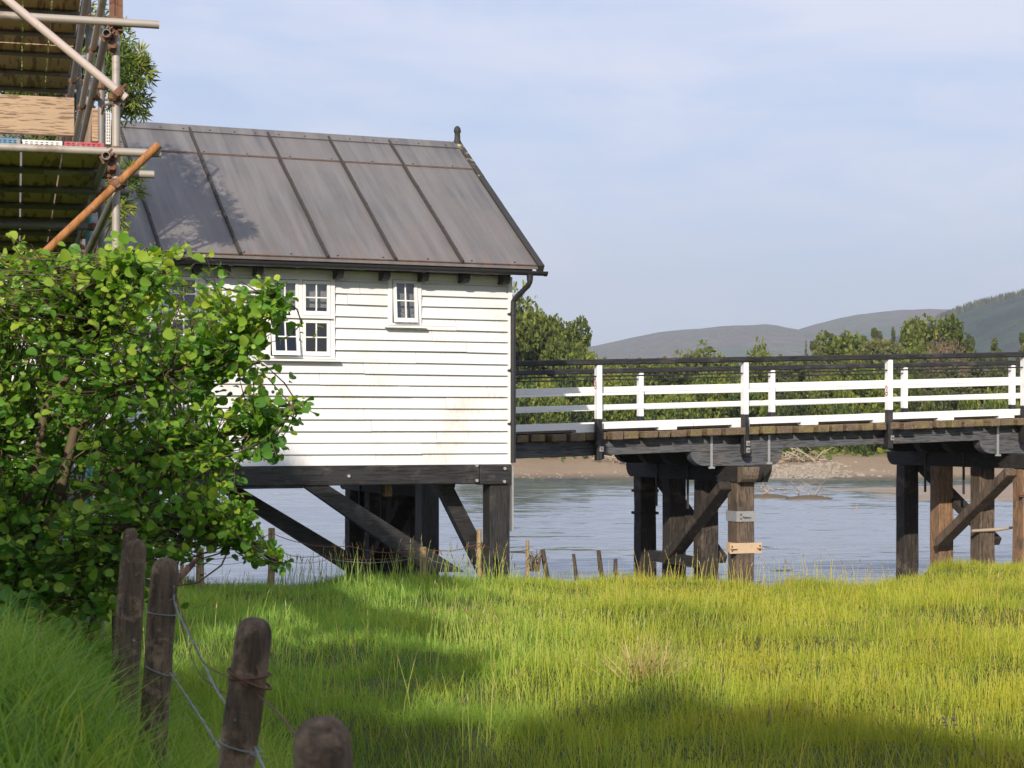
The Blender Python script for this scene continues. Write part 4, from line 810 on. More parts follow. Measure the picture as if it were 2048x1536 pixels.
for i, pts in enumerate(stems): r0 = .026 if i >= 13 else random.uniform(.012, .026); s.tube([p - bo for p in pts], [r0 * (1 - .75 * k / (len(pts) - 1)) for k in range(len(pts))], 7)
nodes = [p for pts in stems for p in pts[2:]]
LP, LA, LN, LS, LT = [], [], [], [], []
for poly, n, (ya, yb) in LOBES:
    xs_ = [p[0] for p in poly]; ys_ = [p[1] for p in poly]; got = 0
    while got < n:
        p, q = random.uniform(min(xs_), max(xs_)), random.uniform(min(ys_), max(ys_))
        if not in_poly((p, q), poly): continue
        got += 1; Y = ya + (yb - ya) * random.random() ** 1.25; tip = Vector((px(p, Y), Y, pz(q, Y)))
        near = min(nodes, key=lambda nd: (nd - tip).length + random.uniform(0, .25)); d = tip - near
        L = min(d.length, random.uniform(.28, .5)); dirv = (d.normalized() + Vector((random.uniform(-.4, .4), random.uniform(-.5, .2), random.uniform(.0, .55)))).normalized(); st_ = tip - dirv * L
        if d.length < .75: bz = [near * (1 - t_) ** 2 + st_ * 2 * t_ * (1 - t_) + tip * t_ * t_ for t_ in (0, .25, .5, .75, 1)]; s.tube([q_ - bo for q_ in bz], [.0045, .004, .0035, .0025, .0014], 5, False)
        else: s.tube([st_ - bo, tip - bo], [.0035, .0018], 5, False)
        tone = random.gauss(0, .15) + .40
        nl = random.randint(6, 9)
        for k in range(nl):
            t = .12 + .88 * k / (nl - 1); pos = st_.lerp(tip, t); side = dirv.cross(Vector((random.gauss(0, .3), random.gauss(0, .3), 1))).normalized() * (1 if k % 2 else -1)
            ax = (side * random.uniform(.7, 1.1) + dirv * random.uniform(.3, .9) + Vector((0, -.25, random.uniform(-.45, .25)))).normalized()
            nr = Vector((random.gauss(0, .65), -.45 + random.gauss(0, .6), .6 + random.gauss(0, .45)))
            LP.append(pos + ax * .012 - bo); LA.append(ax); LN.append(nr); LS.append(random.choice((random.uniform(.024, .036), random.uniform(.034, .050), random.uniform(.042, .062))) * (1.05 - .45 * (t > .9))); LT.append(tone + random.gauss(0, .10) + .30 * (t > .85) + .16 * (pos.z > 1.9))  # higher leaves tinted lighter: sunlight put into the leaf colour
s.build('branches', MT['twig'], AB)
arr = lambda a: np.array([tuple(v) for v in a], float)
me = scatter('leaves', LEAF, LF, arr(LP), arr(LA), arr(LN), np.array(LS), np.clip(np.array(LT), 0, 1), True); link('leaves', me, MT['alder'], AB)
print('alder leaves', len(LP))

# ------------------------------------------------------------------ trees
SPRAY = [(0, 0, 0), (-.16, .35, .05), (.16, .35, .05), (0, 1, -.06), (.42, .55, .1), (.2, .15, 0), (.55, .85, 0), (-.2, .15, 0), (-.45, .5, .08), (-.6, .85, .02)]
SF = [(0, 2, 3, 1), (5, 6, 4), (7, 8, 9)]
CLUMP = [(-.1, 0, 0), (.45, .15, .12), (.1, .75, .2), (-.5, .45, .05), (.6, .6, -.1), (.2, 1.05, -.05), (-.3, 1.0, .1), (-.65, .9, -.1)]
CF = [(0, 1, 2, 3), (1, 4, 5), (3, 2, 6), (3, 6, 7)]
def crown(name, lobes, n, size, tv, tf, shell=(.72, 1.0), up=.35, tone=.4, seed=1, flat=1.0):
    r = np.random.default_rng(seed); tot = sum((l[3] * l[4] * l[5]) ** .66 for l in lobes); P, Nn, T = [], [], []
    for l in lobes:
        m = max(8, int(n * (l[3] * l[4] * l[5]) ** .66 / tot)); d = unit(r.normal(size=(m, 3))); rad = r.uniform(shell[0], shell[1], (m, 1)) * (1 + .16 * np.sin(d[:, :1] * 7 + l[0] * 3) * np.cos(d[:, 2:3] * 6 + l[1]) + .10 * np.sin(d[:, 1:2] * 13 + l[2]))
        P.append(np.array(l[:3]) + d * rad * np.array(l[3:6])); Nn.append(d); T.append(np.full(m, tone) + r.normal(0, .12) + r.normal(0, .19, m) + .16 * d[:, 2])  # upper leaves tinted lighter, lower ones darker: light and shade put into colour
    P, Nn, T = np.concatenate(P), np.concatenate(Nn), np.concatenate(T); k = len(P)
    ax = unit(Nn * .6 + r.normal(0, .6, (k, 3)) + np.array([0, 0, up - .3])); nr = unit(Nn + r.normal(0, .55, (k, 3)) + np.array([0, 0, up])); ax[:, 2] *= flat
    return scatter(name, tv, tf, P, ax, nr, size * r.uniform(.6, 1.35, k), np.clip(T, 0, 1))
def trunk_mb(h, r, limbs, lean=.0):
    s = MB(); s.tube([(lean * h * t * t, 0, -.4 + (h + .4) * t) for t in (0, .1, .35, .7, 1)], [r * 1.3, r, r * .85, r * .6, r * .25], 8)
    for (t, dx, dy, dz, rr) in limbs: b0 = Vector((lean * h * t * t, 0, h * t)); e_ = b0 + Vector((dx, dy, dz)); s.tube([b0, b0.lerp(e_, .5) + Vector((0, 0, .15 * abs(dx))), e_], [rr, rr * .7, rr * .25], 6)
    return s
# ash behind the scaffold
AX, AY = px(95, 20.0), 20.0
AT = tag(empty('ash_tree', (AX, AY, float(ground_z(AX, AY)))), 'narrow-leaved tree showing between the scaffold tubes above the hut roof', 'tree'); ao = np.array(AT.location)
def lob(p, q, Y, rp_, rq, ry): return (px(p, Y) - ao[0], Y - ao[1], pz(q, Y) - ao[2], rp_ / F * Y, ry, rq / F * Y)
al = [lob(245, 140, 19.80, 58, 70, .5), lob(255, 200, 20.00, 46, 40, .4), lob(200, 100, 20.20, 70, 80, .6), lob(120, 60, 20.10, 110, 110, .8), lob(225, 375, 19.90, 48, 50, .35), lob(235, 415, 19.80, 26, 48, .25), lob(195, 300, 20.10, 40, 55, .4), lob(258, 345, 19.70, 34, 18, .2), lob(60, 150, 20.30, 130, 130, .9), lob(20, -60, 20.10, 140, 120, .9), lob(110, 260, 20.40, 80, 90, .6), lob(285, 130, 19.70, 22, 36, .25), lob(190, 640, 19.90, 50, 40, .3), lob(200, 560, 20.00, 40, 50, .3)]
LANC = [(0, 0, 0), (-.10, .35, .02), (.10, .35, .02), (0, 1, -.05), (-.35, .12, 0), (-.62, .62, 0), (-.45, .50, .03), (.35, .12, 0), (.62, .62, 0), (.45, .50, .03)]
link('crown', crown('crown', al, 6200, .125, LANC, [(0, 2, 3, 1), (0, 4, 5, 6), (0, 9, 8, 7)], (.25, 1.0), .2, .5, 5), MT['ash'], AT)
s = MB(); h = 5.6; s.tube([(0, 0, -.2), (.05, 0, 1.8), (.1, .05, 3.8), (.25, 0, 5.9), (.3, 0, 7.6)], [.17, .14, .12, .08, .02], 9)
for l in al: s.tube([(.1, .03, max(.8, l[2] * .55)), ((l[0] + .1) * .55, l[1] * .5, l[2] * .85), (l[0], l[1], l[2])], [.05, .03, .008], 6)
s.build('trunk', MT['bark'], AT)
# far bank: a few kinds of crown, each tree its own copy
def broad(seed, w=3.2, h=6.0, n=4200, low=.9):
    r = random.Random(seed); L = [(0, 0, h * .62, w * .62, w * .55, h * .30)]
    for k in range(15):
        a = k * 2.4 + r.uniform(-.4, .4); q = r.uniform(.45, .95) * w; zz = r.uniform(low, h * .88); f = 1 - max(0, zz / h - .55) * 1.3; rr = r.uniform(.22, .40) * w; L.append((math.cos(a) * q * f, math.sin(a) * q * f, zz, rr, rr, rr * .72))
    return L
KIND = {}
def kind(name, lobes, n, size, m, h, r, limbs, bark='bark', seed=1, lean=0.0, tone=.42, tv=CLUMP, tf=CF, up=.35, flat=1.0, shell=(.7, 1.02)):
    me = crown(name, lobes, n, size, tv, tf, shell, up, tone, seed, flat); me.materials.append(MT[m]); t = trunk_mb(h, r, limbs, lean); tm = bpy.data.meshes.new(name + '_trunk'); tm.from_pydata(t.v, [], t.f); tm.polygons.foreach_set('use_smooth', t.sm); tm.materials.append(MT[bark]); co = np.array([v.co for v in me.vertices]); KIND[name] = (me, tm, float(np.percentile(co[:, 2], 99.7)), float(np.percentile(np.abs(co[:, 0]), 98.5)))
LB = [(.3, 1.6, .3, 1.2, .11), (.4, -1.5, -.4, 1.3, .1), (.5, .6, -1.2, 1.4, .09), (.55, -.7, .6, 1.8, .08)]
kind('oak', broad(1), 7600, .21, 'oak', 4.6, .22, LB, seed=1)
kind('oakb', broad(2, 2.8, 6.6), 7600, .20, 'oak', 5.0, .2, LB, seed=2, tone=.34)
kind('willow', broad(3, 3.0, 4.6, low=.5), 6600, .18, 'scrub', 3.0, .16, LB, seed=3, tone=.42)
kind('shrub', broad(4, 1.9, 2.3, low=.25), 2600, .18, 'scrub', 1.5, .08, [(.3, .8, .2, .6, .05), (.3, -.8, -.2, .7, .05), (.5, .1, -.7, .7, .04)], seed=4, tone=.36)
kind('darkshrub', broad(5, 1.8, 2.6, low=.3), 2400, .18, 'oak', 1.7, .08, [(.3, .8, .2, .6, .05), (.3, -.8, -.2, .7, .05)], seed=6, tone=.25)
def pine_lobes(seed, h=7.0, w=2.0):
    r = random.Random(seed); L = []
    for k in range(13): zz = h * (.50 + .48 * k / 12); f = (1.05 - .62 * k / 12) * w; a = k * 2.3; L.append((math.cos(a) * f * .55, math.sin(a) * f * .5, zz + r.uniform(-.2, .2), f * r.uniform(.4, .65), f * r.uniform(.4, .6), .34))
    return L
PL = [(.5, 1.0, .2, .5, .06), (.6, -1.0, -.2, .5, .06), (.7, .7, -.5, .5, .05), (.8, -.6, .3, .4, .04), (.38, -.7, .1, .1, .03)]
kind('pine', pine_lobes(1), 3800, .2, 'pine', 6.8, .17, PL, 'pbark', 7)
kind('pineb', pine_lobes(2, 7.6, 1.7), 3400, .2, 'pine', 7.4, .15, PL, 'pbark', 8, .02, .32)
kind('fir', [(0, 0, .8 + .55 * k, 1.35 * (1 - k / 11.0), 1.35 * (1 - k / 11.0), .42) for k in range(11)], 3000, .17, 'pine', 6.8, .1, [], 'bark', 9, tone=.3)
kind('flatpine', [(0, 0, 4.6, 2.9, 2.4, .75), (-1.7, 0, 4.1, 1.5, 1.3, .5), (1.8, .2, 4.2, 1.4, 1.2, .5), (.3, 0, 5.2, 1.8, 1.5, .5), (-.9, -.5, 3.6, 1.1, 1, .4), (1.1, -.4, 3.5, 1.0, 1, .4)], 4200, .2, 'pine', 4.4, .2, [(.6, 1.6, 0, 1.2, .1), (.6, -1.6, 0, 1.1, .1)], 'pbark', 10, tone=.5)
kind('dead', [(0, 0, 3.4, 2.3, 1.9, 1.5), (-1.1, 0, 2.8, 1.2, 1.1, .9), (1.2, 0, 2.9, 1.2, 1.1, .9)], 3600, .2, 'dead', 2.6, .18, LB, 'bark', 11, tv=SPRAY, tf=SF, shell=(.3, 1.0))
def tree(k, name, p, Y, top, hw, label, grp, drop=0):
    """p: where it stands in the view, top: height of its crown there, hw: half its width there"""
    x = px(p, Y); z = float(shore_z(np.array(x), np.array(Y))) - drop; c, t, H_, R_ = KIND[k]
    o = tag(empty(name, (x, Y, z), random.uniform(0, 6.28)), label, 'shrub' if 'shrub' in name else 'tree', grp); r_ = hw / F * Y / R_; o.scale = (r_, r_, (pz(top, Y) - z) / H_)
    for nm, me_ in (('crown', c), ('trunk', t)): q = bpy.data.objects.new(nm, me_); COL.objects.link(q); q.parent = o
GT, GS = 'trees on the far bank', 'shrubs along the far shore'
BT, PT, CT = 'broadleaf_tree', 'pine_tree', 'conifer_tree'
T = [
 ('oakb', BT, 1042, 128, 592, 92, 'tallest broad green tree, rising just right of the hut corner and drainpipe'),
 ('oak', BT, 1118, 131, 640, 80, 'rounded tree leaning out right of the tallest tree beside the hut'),
 ('oak', BT, 975, 130, 600, 90, 'broad tree half hidden behind the hut wall corner'),
 ('willow', BT, 1172, 126, 690, 62, 'low sloping tree ending the tall clump, left of the first white bridge post'),
 ('willow', BT, 1085, 120, 745, 60, 'bright green tree with bare crooked limbs seen through the railing by the hut'),
 ('willow', BT, 1235, 124, 735, 75, 'light green bushy tree just right of the first near bridge post'),
 ('oak', BT, 1310, 130, 720, 84, 'green tree filling the railing right of the first far post'),
 ('oakb', BT, 1400, 140, 698, 88, 'domed tree whose crown tops the handrail left of the middle post'),
 ('willow', BT, 1455, 122, 735, 76, 'yellow-green tree behind the rails just left of the middle white post'),
 ('oakb', BT, 1517, 138, 692, 52, 'pointed tree poking above the handrail beside the middle post'),
 ('fir', CT, 1612, 150, 690, 10, 'slender conifer spire just topping the handrail between two posts'),
 ('pine', PT, 1575, 134, 725, 36, 'dark pine behind the rails right of the second far post'),
 ('pine', PT, 1632, 142, 684, 26, 'orange-trunked pine standing left of the yellow-green domed tree'),
 ('oak', BT, 1692, 165, 668, 84, 'yellow-green domed tree above the handrail left of the third near post'),
 ('pineb', PT, 1752, 170, 658, 22, 'dark open pine standing apart against the pale hill'),
 ('pineb', PT, 1786, 172, 656, 10, 'slim dark pine of a close pair left of the big rounded tree'),
 ('pineb', PT, 1804, 174, 655, 12, 'thin-topped pine touching the big rounded tree'),
 ('flatpine', PT, 1768, 150, 680, 62, 'flat-layered spreading pine below the big rounded tree'),
 ('oak', BT, 1866, 160, 638, 84, 'big rounded green tree highest on the right, against the forested hill'),
 ('dead', 'bare_tree', 1893, 140, 678, 50, 'brownish leafless dome of twigs under the big rounded tree'),
 ('pineb', PT, 1942, 165, 670, 18, 'wispy pine to the right of the leafless brown tree'),
 ('pine', PT, 1990, 150, 678, 22, 'sparse pine near the right edge in front of the forested hill'),
 ('pine', PT, 2052, 140, 668, 28, 'dark pine cut by the right edge of the view'),
 ('willow', BT, 1735, 122, 728, 76, 'light green tree behind the rails left of the third near post'),
 ('oakb', BT, 1655, 124, 740, 50, 'mid green tree behind the rails at the driftwood heap'),
 ('pine', PT, 1843, 136, 715, 42, 'dark-crowned pine behind the rails right of the third near post'),
 ('pine', PT, 1900, 128, 716, 46, 'pine with a pale straight trunk between the two right-hand posts'),
 ('pineb', PT, 1958, 132, 712, 42, 'orange-stemmed pine left of the last far post'),
 ('pine', PT, 2014, 138, 712, 40, 'orange-stemmed pine behind the last far post'),
 ('oak', BT, 1797, 128, 722, 44, 'leafy tree directly behind the third near post'),
]
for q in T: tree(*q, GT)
SH = [('shrub', 1030, 'yellowish shrub at the water end of the hut corner'), ('darkshrub', 1075, 'dark shrub below the crooked-limbed tree'), ('shrub', 1118, 'shrub with bare sticks below the railing left of the first near post'), ('darkshrub', 1160, 'dark low shrub just left of the first near post'), ('shrub', 1222, 'bright shrub between the first near and far posts'), ('darkshrub', 1268, 'dark shrub at the first far post'), ('shrub', 1322, 'leafy shrub right of the first far post'),
      ('shrub', 1370, 'round green shrub midway between the first far post and the middle post'), ('darkshrub', 1420, 'dark green shrub left of the middle post'), ('shrub', 1470, 'bright shrub at the foot of the middle post'), ('shrub', 1525, 'green shrub at the foot of the second far post'), ('darkshrub', 1585, 'dark shrub behind the bare driftwood branches'), ('shrub', 1690, 'spreading green shrub right of the driftwood heap'), ('shrub', 1745, 'pale-tipped shrub left of the third near post'),
      ('darkshrub', 1822, 'dark shrub right of the third near post'), ('darkshrub', 1880, 'dark shrub under the pale-trunked pine'), ('shrub', 1935, 'thin shrub under the orange-stemmed pine'), ('shrub', 1995, 'green shrub left of the last far post'), ('shrub', 2044, 'green shrub by the right edge')]
for k, p, lb in SH: tree(k, 'shrub', p, 121.5 + random.uniform(-.4, 2.0), random.uniform(775, 805), random.uniform(26, 40), lb, GS)
# second rank, standing in the gaps between the front trees
BK = [(1000, 640, 'broad crown filling in behind the hut corner'), (1205, 728, 'shaded crown behind the first near post'), (1270, 724, 'shaded crown behind the first far post'), (1352, 716, 'shaded crown between the first far post and the domed tree'), (1470, 722, 'shaded crown right behind the middle post'), (1555, 722, 'shaded crown behind the second far post'), (1605, 716, 'shaded crown below the conifer spire'), (1712, 706, 'shaded crown under the yellow-green domed tree'), (1765, 706, 'shaded crown left behind the third near post'), (1830, 695, 'shaded crown below the big rounded tree')]
for i, (p, q, lb) in enumerate(BK): tree(('oak', 'oakb')[i % 2], BT, p, 146 + 3 * (i % 3), q, 80, lb, GT)

# driftwood, stones and bank
def drift(p, Y, z, n, L, label, r=.04, spread=1.0):
    x = px(p, Y); zz = float(shore_z(np.array(x), np.array(Y))) if z is None else z; s = MB()
    for k in range(n):
        a = random.uniform(0, 6.28); e_ = random.uniform(-.15, .8); b0 = Vector((random.uniform(-1, 1) * spread, random.uniform(-.5, .5) * min(1, spread * 3), random.uniform(-.05, .4) * min(1, spread * 3))); d = Vector((math.cos(a), math.sin(a) * .5, math.sin(e_))) * L * random.uniform(.5, 1.2)
        m_ = b0 + d * .5 + Vector((random.uniform(-.2, .2), 0, random.uniform(-.1, .25))); s.tube([b0, m_, b0 + d], [r, r * .8, r * .3], 5)
        if k % 2: s.tube([m_, m_ + Vector((random.uniform(-.5, .5), 0, random.uniform(.1, .6))) * L * .5], [r * .6, r * .2], 5)
    o = s.build('driftwood', MT['drift']); o.location = (x, Y, zz); return tag(o, label, 'driftwood')
drift(1600, 118.6, None, 34, 1.5, 'heap of bleached driftwood branches on the far bank under the deck', .045, 1.3)
drift(1607, 120.5, None, 9, 2.0, 'pale forked dead branches standing behind the railing at the second far post', .07, .5).location.z += .9
drift(1230, 117.2, None, 22, 1.2, 'tangle of grey driftwood on the sandy shore left of the first bridge pier', .05, 1.2)
for p, q, Y, L, lb in ((1535, 993, 80, .9, 'low stick-strewn hummock in the water behind the first bridge pier'), (1618, 998, 78.5, 1.0, 'long low hummock of weed and sticks in midwater between the two piers'), (1712, 1020, 68, .5, 'small pale branch floating between the two piers')):
    x = px(p, Y); big = L > .8; o = drift(p, Y, WZ + (.08 if big else 0), 16 if big else 3, L * .55, lb, .022, .75 if big else .01)
    if big:
        m = MB(); m.lathe((0, 0, -.12), [(.0, -.1), (1.0, .02), (.75, .13), (.4, .19), (0, .22)], 14); q_ = m.build('weed_mound', MT['twig'], o); q_.scale = (1.15, .9, 1)
r = random.Random(5); tv, tf = [], []
stone_mb = MB()
def stone(s, c, r0):
    n = 6; V = [(c[0] + r0 * r.uniform(.7, 1.5) * math.cos(6.283 * k / n), c[1] + r0 * r.uniform(.6, 1.1) * math.sin(6.283 * k / n), c[2] - r0 * .3) for k in range(n)]; V += [(c[0] + (q[0] - c[0]) * .6, c[1] + (q[1] - c[1]) * .6, c[2] + r0 * r.uniform(.3, .7)) for q in V]
    s.add(V, [tuple(range(2 * n - 1, n - 1, -1))] + [(k, (k + 1) % n, n + (k + 1) % n, n + k) for k in range(n)])
for k in range(620):
    p = r.gauss(1600, 60) if k < 430 else r.uniform(1030, 2100); x = px(p, 115); Yq = 110.5 + r.uniform(.2, 7.0) if k < 430 else 110.8 + r.uniform(0, 3); stone(stone_mb, (x, Yq, float(shore_z(np.array(x), np.array(Yq)))), r.uniform(.06, .22) if k < 430 else r.uniform(.04, .10))
tag(stone_mb.build('shore_stones', MT['stone']), kind='stuff')
# soft vegetation edge on top of the far bank
n = 5200; X = rng.uniform(-5, 45, n); Y = 110 + 11.2 + rng.normal(0, 1.0, n) + rng.uniform(0, 8, n); Z = shore_z(X, Y); P = np.stack([X, Y, Z], 1)
tag(link('bank_undergrowth', scatter('bank_undergrowth', CLUMP, CF, P, unit(rng.normal(0, .5, (n, 3)) + np.array([0, 0, 1])), unit(rng.normal(0, 1, (n, 3)) + np.array([0, -1, .5])), rng.uniform(.15, .5, n), np.clip(rng.normal(.5, .2, n), 0, 1)), MT['scrub']), kind='stuff')
# conifers along the skyline of the forested hill
n = 1500; zf = lambda x: EYE + (HY - np.interp(x / 1700 * F + CX, [1803, 1860, 1903, 1935, 1965, 2005, 2048, 2120, 2250], [678, 650, 631, 619, 610, 601, 591, 572, 545])) / F * 1700
X = rng.uniform(px(1880, 1700), px(2200, 1700), n); Y = rng.normal(1700, 14, n); P = np.stack([X, Y, zf(X) - 9], 1)
CON = [(-.22, 0, 0), (.22, 0, 0), (0, 1, 0), (0, 0, -.22), (0, 0, .22)]
tag(link('hilltop_wood', scatter('hilltop_wood', CON, [(0, 1, 2), (3, 4, 2)], P, np.tile([0, 0, 1.], (n, 1)), unit(rng.normal(0, 1, (n, 3)) * [1, 1, 0]), rng.uniform(8, 17, n), np.clip(rng.normal(.25, .2, n), 0, 1)), MT['pine']), kind='stuff')

# ------------------------------------------------------------------ trees behind the viewer that throw the shade on the meadow
TS = 1 / math.tan(SUN_EL); sd = Vector((SUN.x, SUN.y, 0)).normalized()
def shade_tree(pts, Lb, label):
    """pts: places where the edge of this tree's shade falls"""
    cols = [(p[0] * sd.y - p[1] * sd.x, p[0] * sd.x + p[1] * sd.y + p[2] * TS, p[3] if len(p) > 3 else 99) for p in pts]
    w0 = sum(c[0] for c in cols) / len(cols); base = Vector((sd.y * w0 - sd.x * Lb, -sd.x * w0 - sd.y * Lb, 0)); o = tag(empty('shade_tree', base), label, 'tree', 'trees behind the viewpoint'); L = []
    for wq, reach, dep in cols:
        top = (reach + Lb) / TS; z = top - .62; lo = max(1.0, top - dep)
        while z > lo: L.append((sd.y * (wq - w0) + random.uniform(-.08, .08), -sd.x * (wq - w0) + random.uniform(-.3, .3), z, .5, 1.0, .72)); z -= .9
    link('crown', crown('crown', L, 7500, .42, CLUMP, CF, (.3, 1.0), .3, .5, int(abs(w0) * 7) + 3), MT['shade'], o)
    t = MB(); t.tube([(0, 0, -.3), (0, 0, 3), (0, 0, max(l[2] for l in L))], [.3, .22, .06], 9)
    for l in L: t.tube([(0, 0, max(1.0, l[2] * .6)), (l[0], l[1], l[2])], [.08, .03], 5)
    t.build('trunk', MT['bark'], o)
shade_tree([(4.6, 5.8, .2), (3.7, 6.3, .2), (2.9, 6.7, .2), (2.1, 7.1, .2), (1.5, 8.0, .2), (1.0, 8.6, .2), (.4, 8.6, .2)], 13, 'leafy tree behind the viewpoint shading the near meadow')
shade_tree([(-.35, 7.2, .2), (-1.0, 8.2, .2), (-1.35, 9.0, .2), (-1.7, 9.6, .1), (-2.1, 9.9, 0), (-2.7, 10.0, 0)], 14, 'leafy tree behind the viewpoint shading the fence and bush foot')
shade_tree([(-2.35, 18.6, -.25), (-2.4, 21.5, -.4), (-2.7, 22.9, .6), (-3.3, 22.7, 1.0), (-4, 22.5, 1.1), (-5, 22, 1.1), (-6, 21.6, 1.1)], 14, 'leafy tree behind the viewpoint shading the ground by the scaffold')

# ------------------------------------------------------------------ grass
def blades(n, xs_, ys_, hgt, wid, lean, tint, segs=3):
    z = ground_z(xs_, ys_); a = rng.uniform(0, 2 * np.pi, n); dx, dy = np.cos(a), np.sin(a); f = rng.uniform(0, 2 * np.pi, n); sx, sy = np.cos(f), np.sin(f); V = np.zeros((n, 2 * segs + 1, 3), np.float32)
    for k in range(segs + 1):
        t = k / segs; off = lean * hgt * t ** 2; up = hgt * (t - .35 * lean * t ** 2.4); w_ = wid * .5 * (1 - t) ** .6
        cx, cy = xs_ + dx * off, ys_ + dy * off; cz = z - .02 + up + np.maximum(ground_z(cx, cy) - z, 0)
        if k < segs: V[:, 2 * k] = np.stack([cx - sx * w_, cy - sy * w_, cz], 1); V[:, 2 * k + 1] = np.stack([cx + sx * w_, cy + sy * w_, cz], 1)
        else: V[:, 2 * k] = np.stack([cx, cy, cz], 1)
    m = 2 * segs + 1; b0 = (np.arange(n) * m)[:, None]
    q = np.concatenate([b0 + np.array([[2 * k, 2 * k + 1, 2 * k + 3, 2 * k + 2]]) for k in range(segs - 1)]); tr = b0 + np.array([[2 * segs - 2, 2 * segs - 1, 2 * segs]])
    return V.reshape(-1, 3), q, tr, np.repeat(tint, m)
def field(n, y0, y1, power, xl=None, xr=None):
    """ground positions thinning with distance"""
    t = rng.uniform(0, 1, n); e = power; y = (y0 ** e + t * (y1 ** e - y0 ** e)) ** (1 / e); lo = -.31 * y - .6; hi = .31 * y + .6
    if xl is not None: lo = np.maximum(lo, xl(y))
    if xr is not None: hi = np.minimum(hi, xr(y))
    return lo + rng.uniform(0, 1, n) * np.maximum(hi - lo, 0), y
def patch(x, y): return fbm(x, y, 1.1, 4, 9)
parts = []; base = 0
def addg(x, y, h, w, lean, tint):
    global base
    keep = y < np.interp(x, EX, EY) + .15 + .1 * np.sin(x * 5); x, y, h, w, lean, tint = (q[keep] for q in (x, y, h, w, lean, tint)); v, q, t, tn = blades(len(x), x, y, h, w, lean, tint); parts.append((v, q + base, t + base, tn)); base += len(v)
n = 265000; x, y = field(n, 4.6, 30, 1.05); pt = patch(x, y)
fl = np.clip((-.45 - x - (y - 4) * .22) / .7, 0, 1) * np.clip((13 - y) / 5, 0, 1)       # ranker growth beyond the fence
addg(x, y, (.125 + .045 * pt + .15 * fl) * rng.uniform(.5, 1.35, n), .0025 + .0003 * y, rng.uniform(.05, .75, n) + .3 * fl, np.clip(rng.beta(2.2, 2.6, n) * .86 + .08 * pt, 0, .93))
n = 36000; x, y = field(n, 2.6, 9.8, 1.2, None, lambda y: .30 - .26 * (y - 2.35)); addg(x, y, rng.uniform(.22, .50, n), rng.uniform(.005, .013, n), rng.uniform(.15, .95, n), np.clip(rng.normal(.50, .26, n), 0, .93))
cx_, cy_ = field(520, 5, 26, 1.0); n = 34000; ci = rng.integers(0, 520, n); x = cx_[ci] + rng.normal(0, .07, n) * (.6 + cy_[ci] * .05); y = cy_[ci] + rng.normal(0, .07, n) * (.6 + cy_[ci] * .05); hc = rng.uniform(.10, .21, 520)[ci]; tc = rng.uniform(.15, .75, 520)[ci]
addg(x, y, hc * rng.uniform(.7, 1.15, n), .0028 + .0003 * y, rng.uniform(.15, .9, n), np.clip(tc + rng.normal(0, .12, n), 0, .9))
n = 2500; x, y = field(n, 4.6, 29, 1.1); addg(x, y, rng.uniform(.22, .36, n), .0022 + .00022 * y, rng.uniform(.05, .5, n), rng.uniform(.86, 1.0, n))
n = 16000; x, y = field(n, 18, 30, 1.0); addg(x, y, rng.uniform(.12, .22, n), .004 + .0002 * y, rng.uniform(.05, .5, n), rng.uniform(.3, .9, n))
for sgn in (-1, 1):                                # the same sward, coarser, carries on outside the view
    n = 36000; y = rng.uniform(2.5, 29, n); x = sgn * (.31 * y + .5 + rng.uniform(0, 3.8, n) * rng.uniform(.2, 1, n)); addg(x, y, (.17 + .12 * (sgn < 0) * (y < 12)) * rng.uniform(.6, 1.4, n), .006 + .0004 * y, rng.uniform(.1, .8, n), np.clip(rng.beta(2.2, 2.6, n) * .86, 0, .93))
V = np.concatenate([p[0] for p in parts]); me = np_mesh('grass', V, [np.concatenate([p[1] for p in parts]), np.concatenate([p[2] for p in parts])], np.concatenate([p[3] for p in parts]))
tag(link('grass', me, MT['grass']), kind='stuff'); print('grass blades', len(V) // 7)
n = 3200; x = rng.uniform(-3.4, -1.0, n); y = rng.uniform(6.3, 8.2, n); k = x < -.55 - (y - 2.35) * .22; x, y = x[k], y[k]; n = len(x); P = np.stack([x, y, ground_z(x, y) + rng.uniform(.02, .50, n) ** 1.3], 1)
tag(link('undergrowth', scatter('undergrowth', LEAF, LF, P, unit(rng.normal(0, 1, (n, 3)) + [0, -.4, .3]), unit(rng.normal(0, .5, (n, 3)) + [0, -.5, .8]), rng.uniform(.03, .075, n), np.clip(rng.normal(.35, .16, n), 0, 1), True), MT['alder']), kind='stuff')
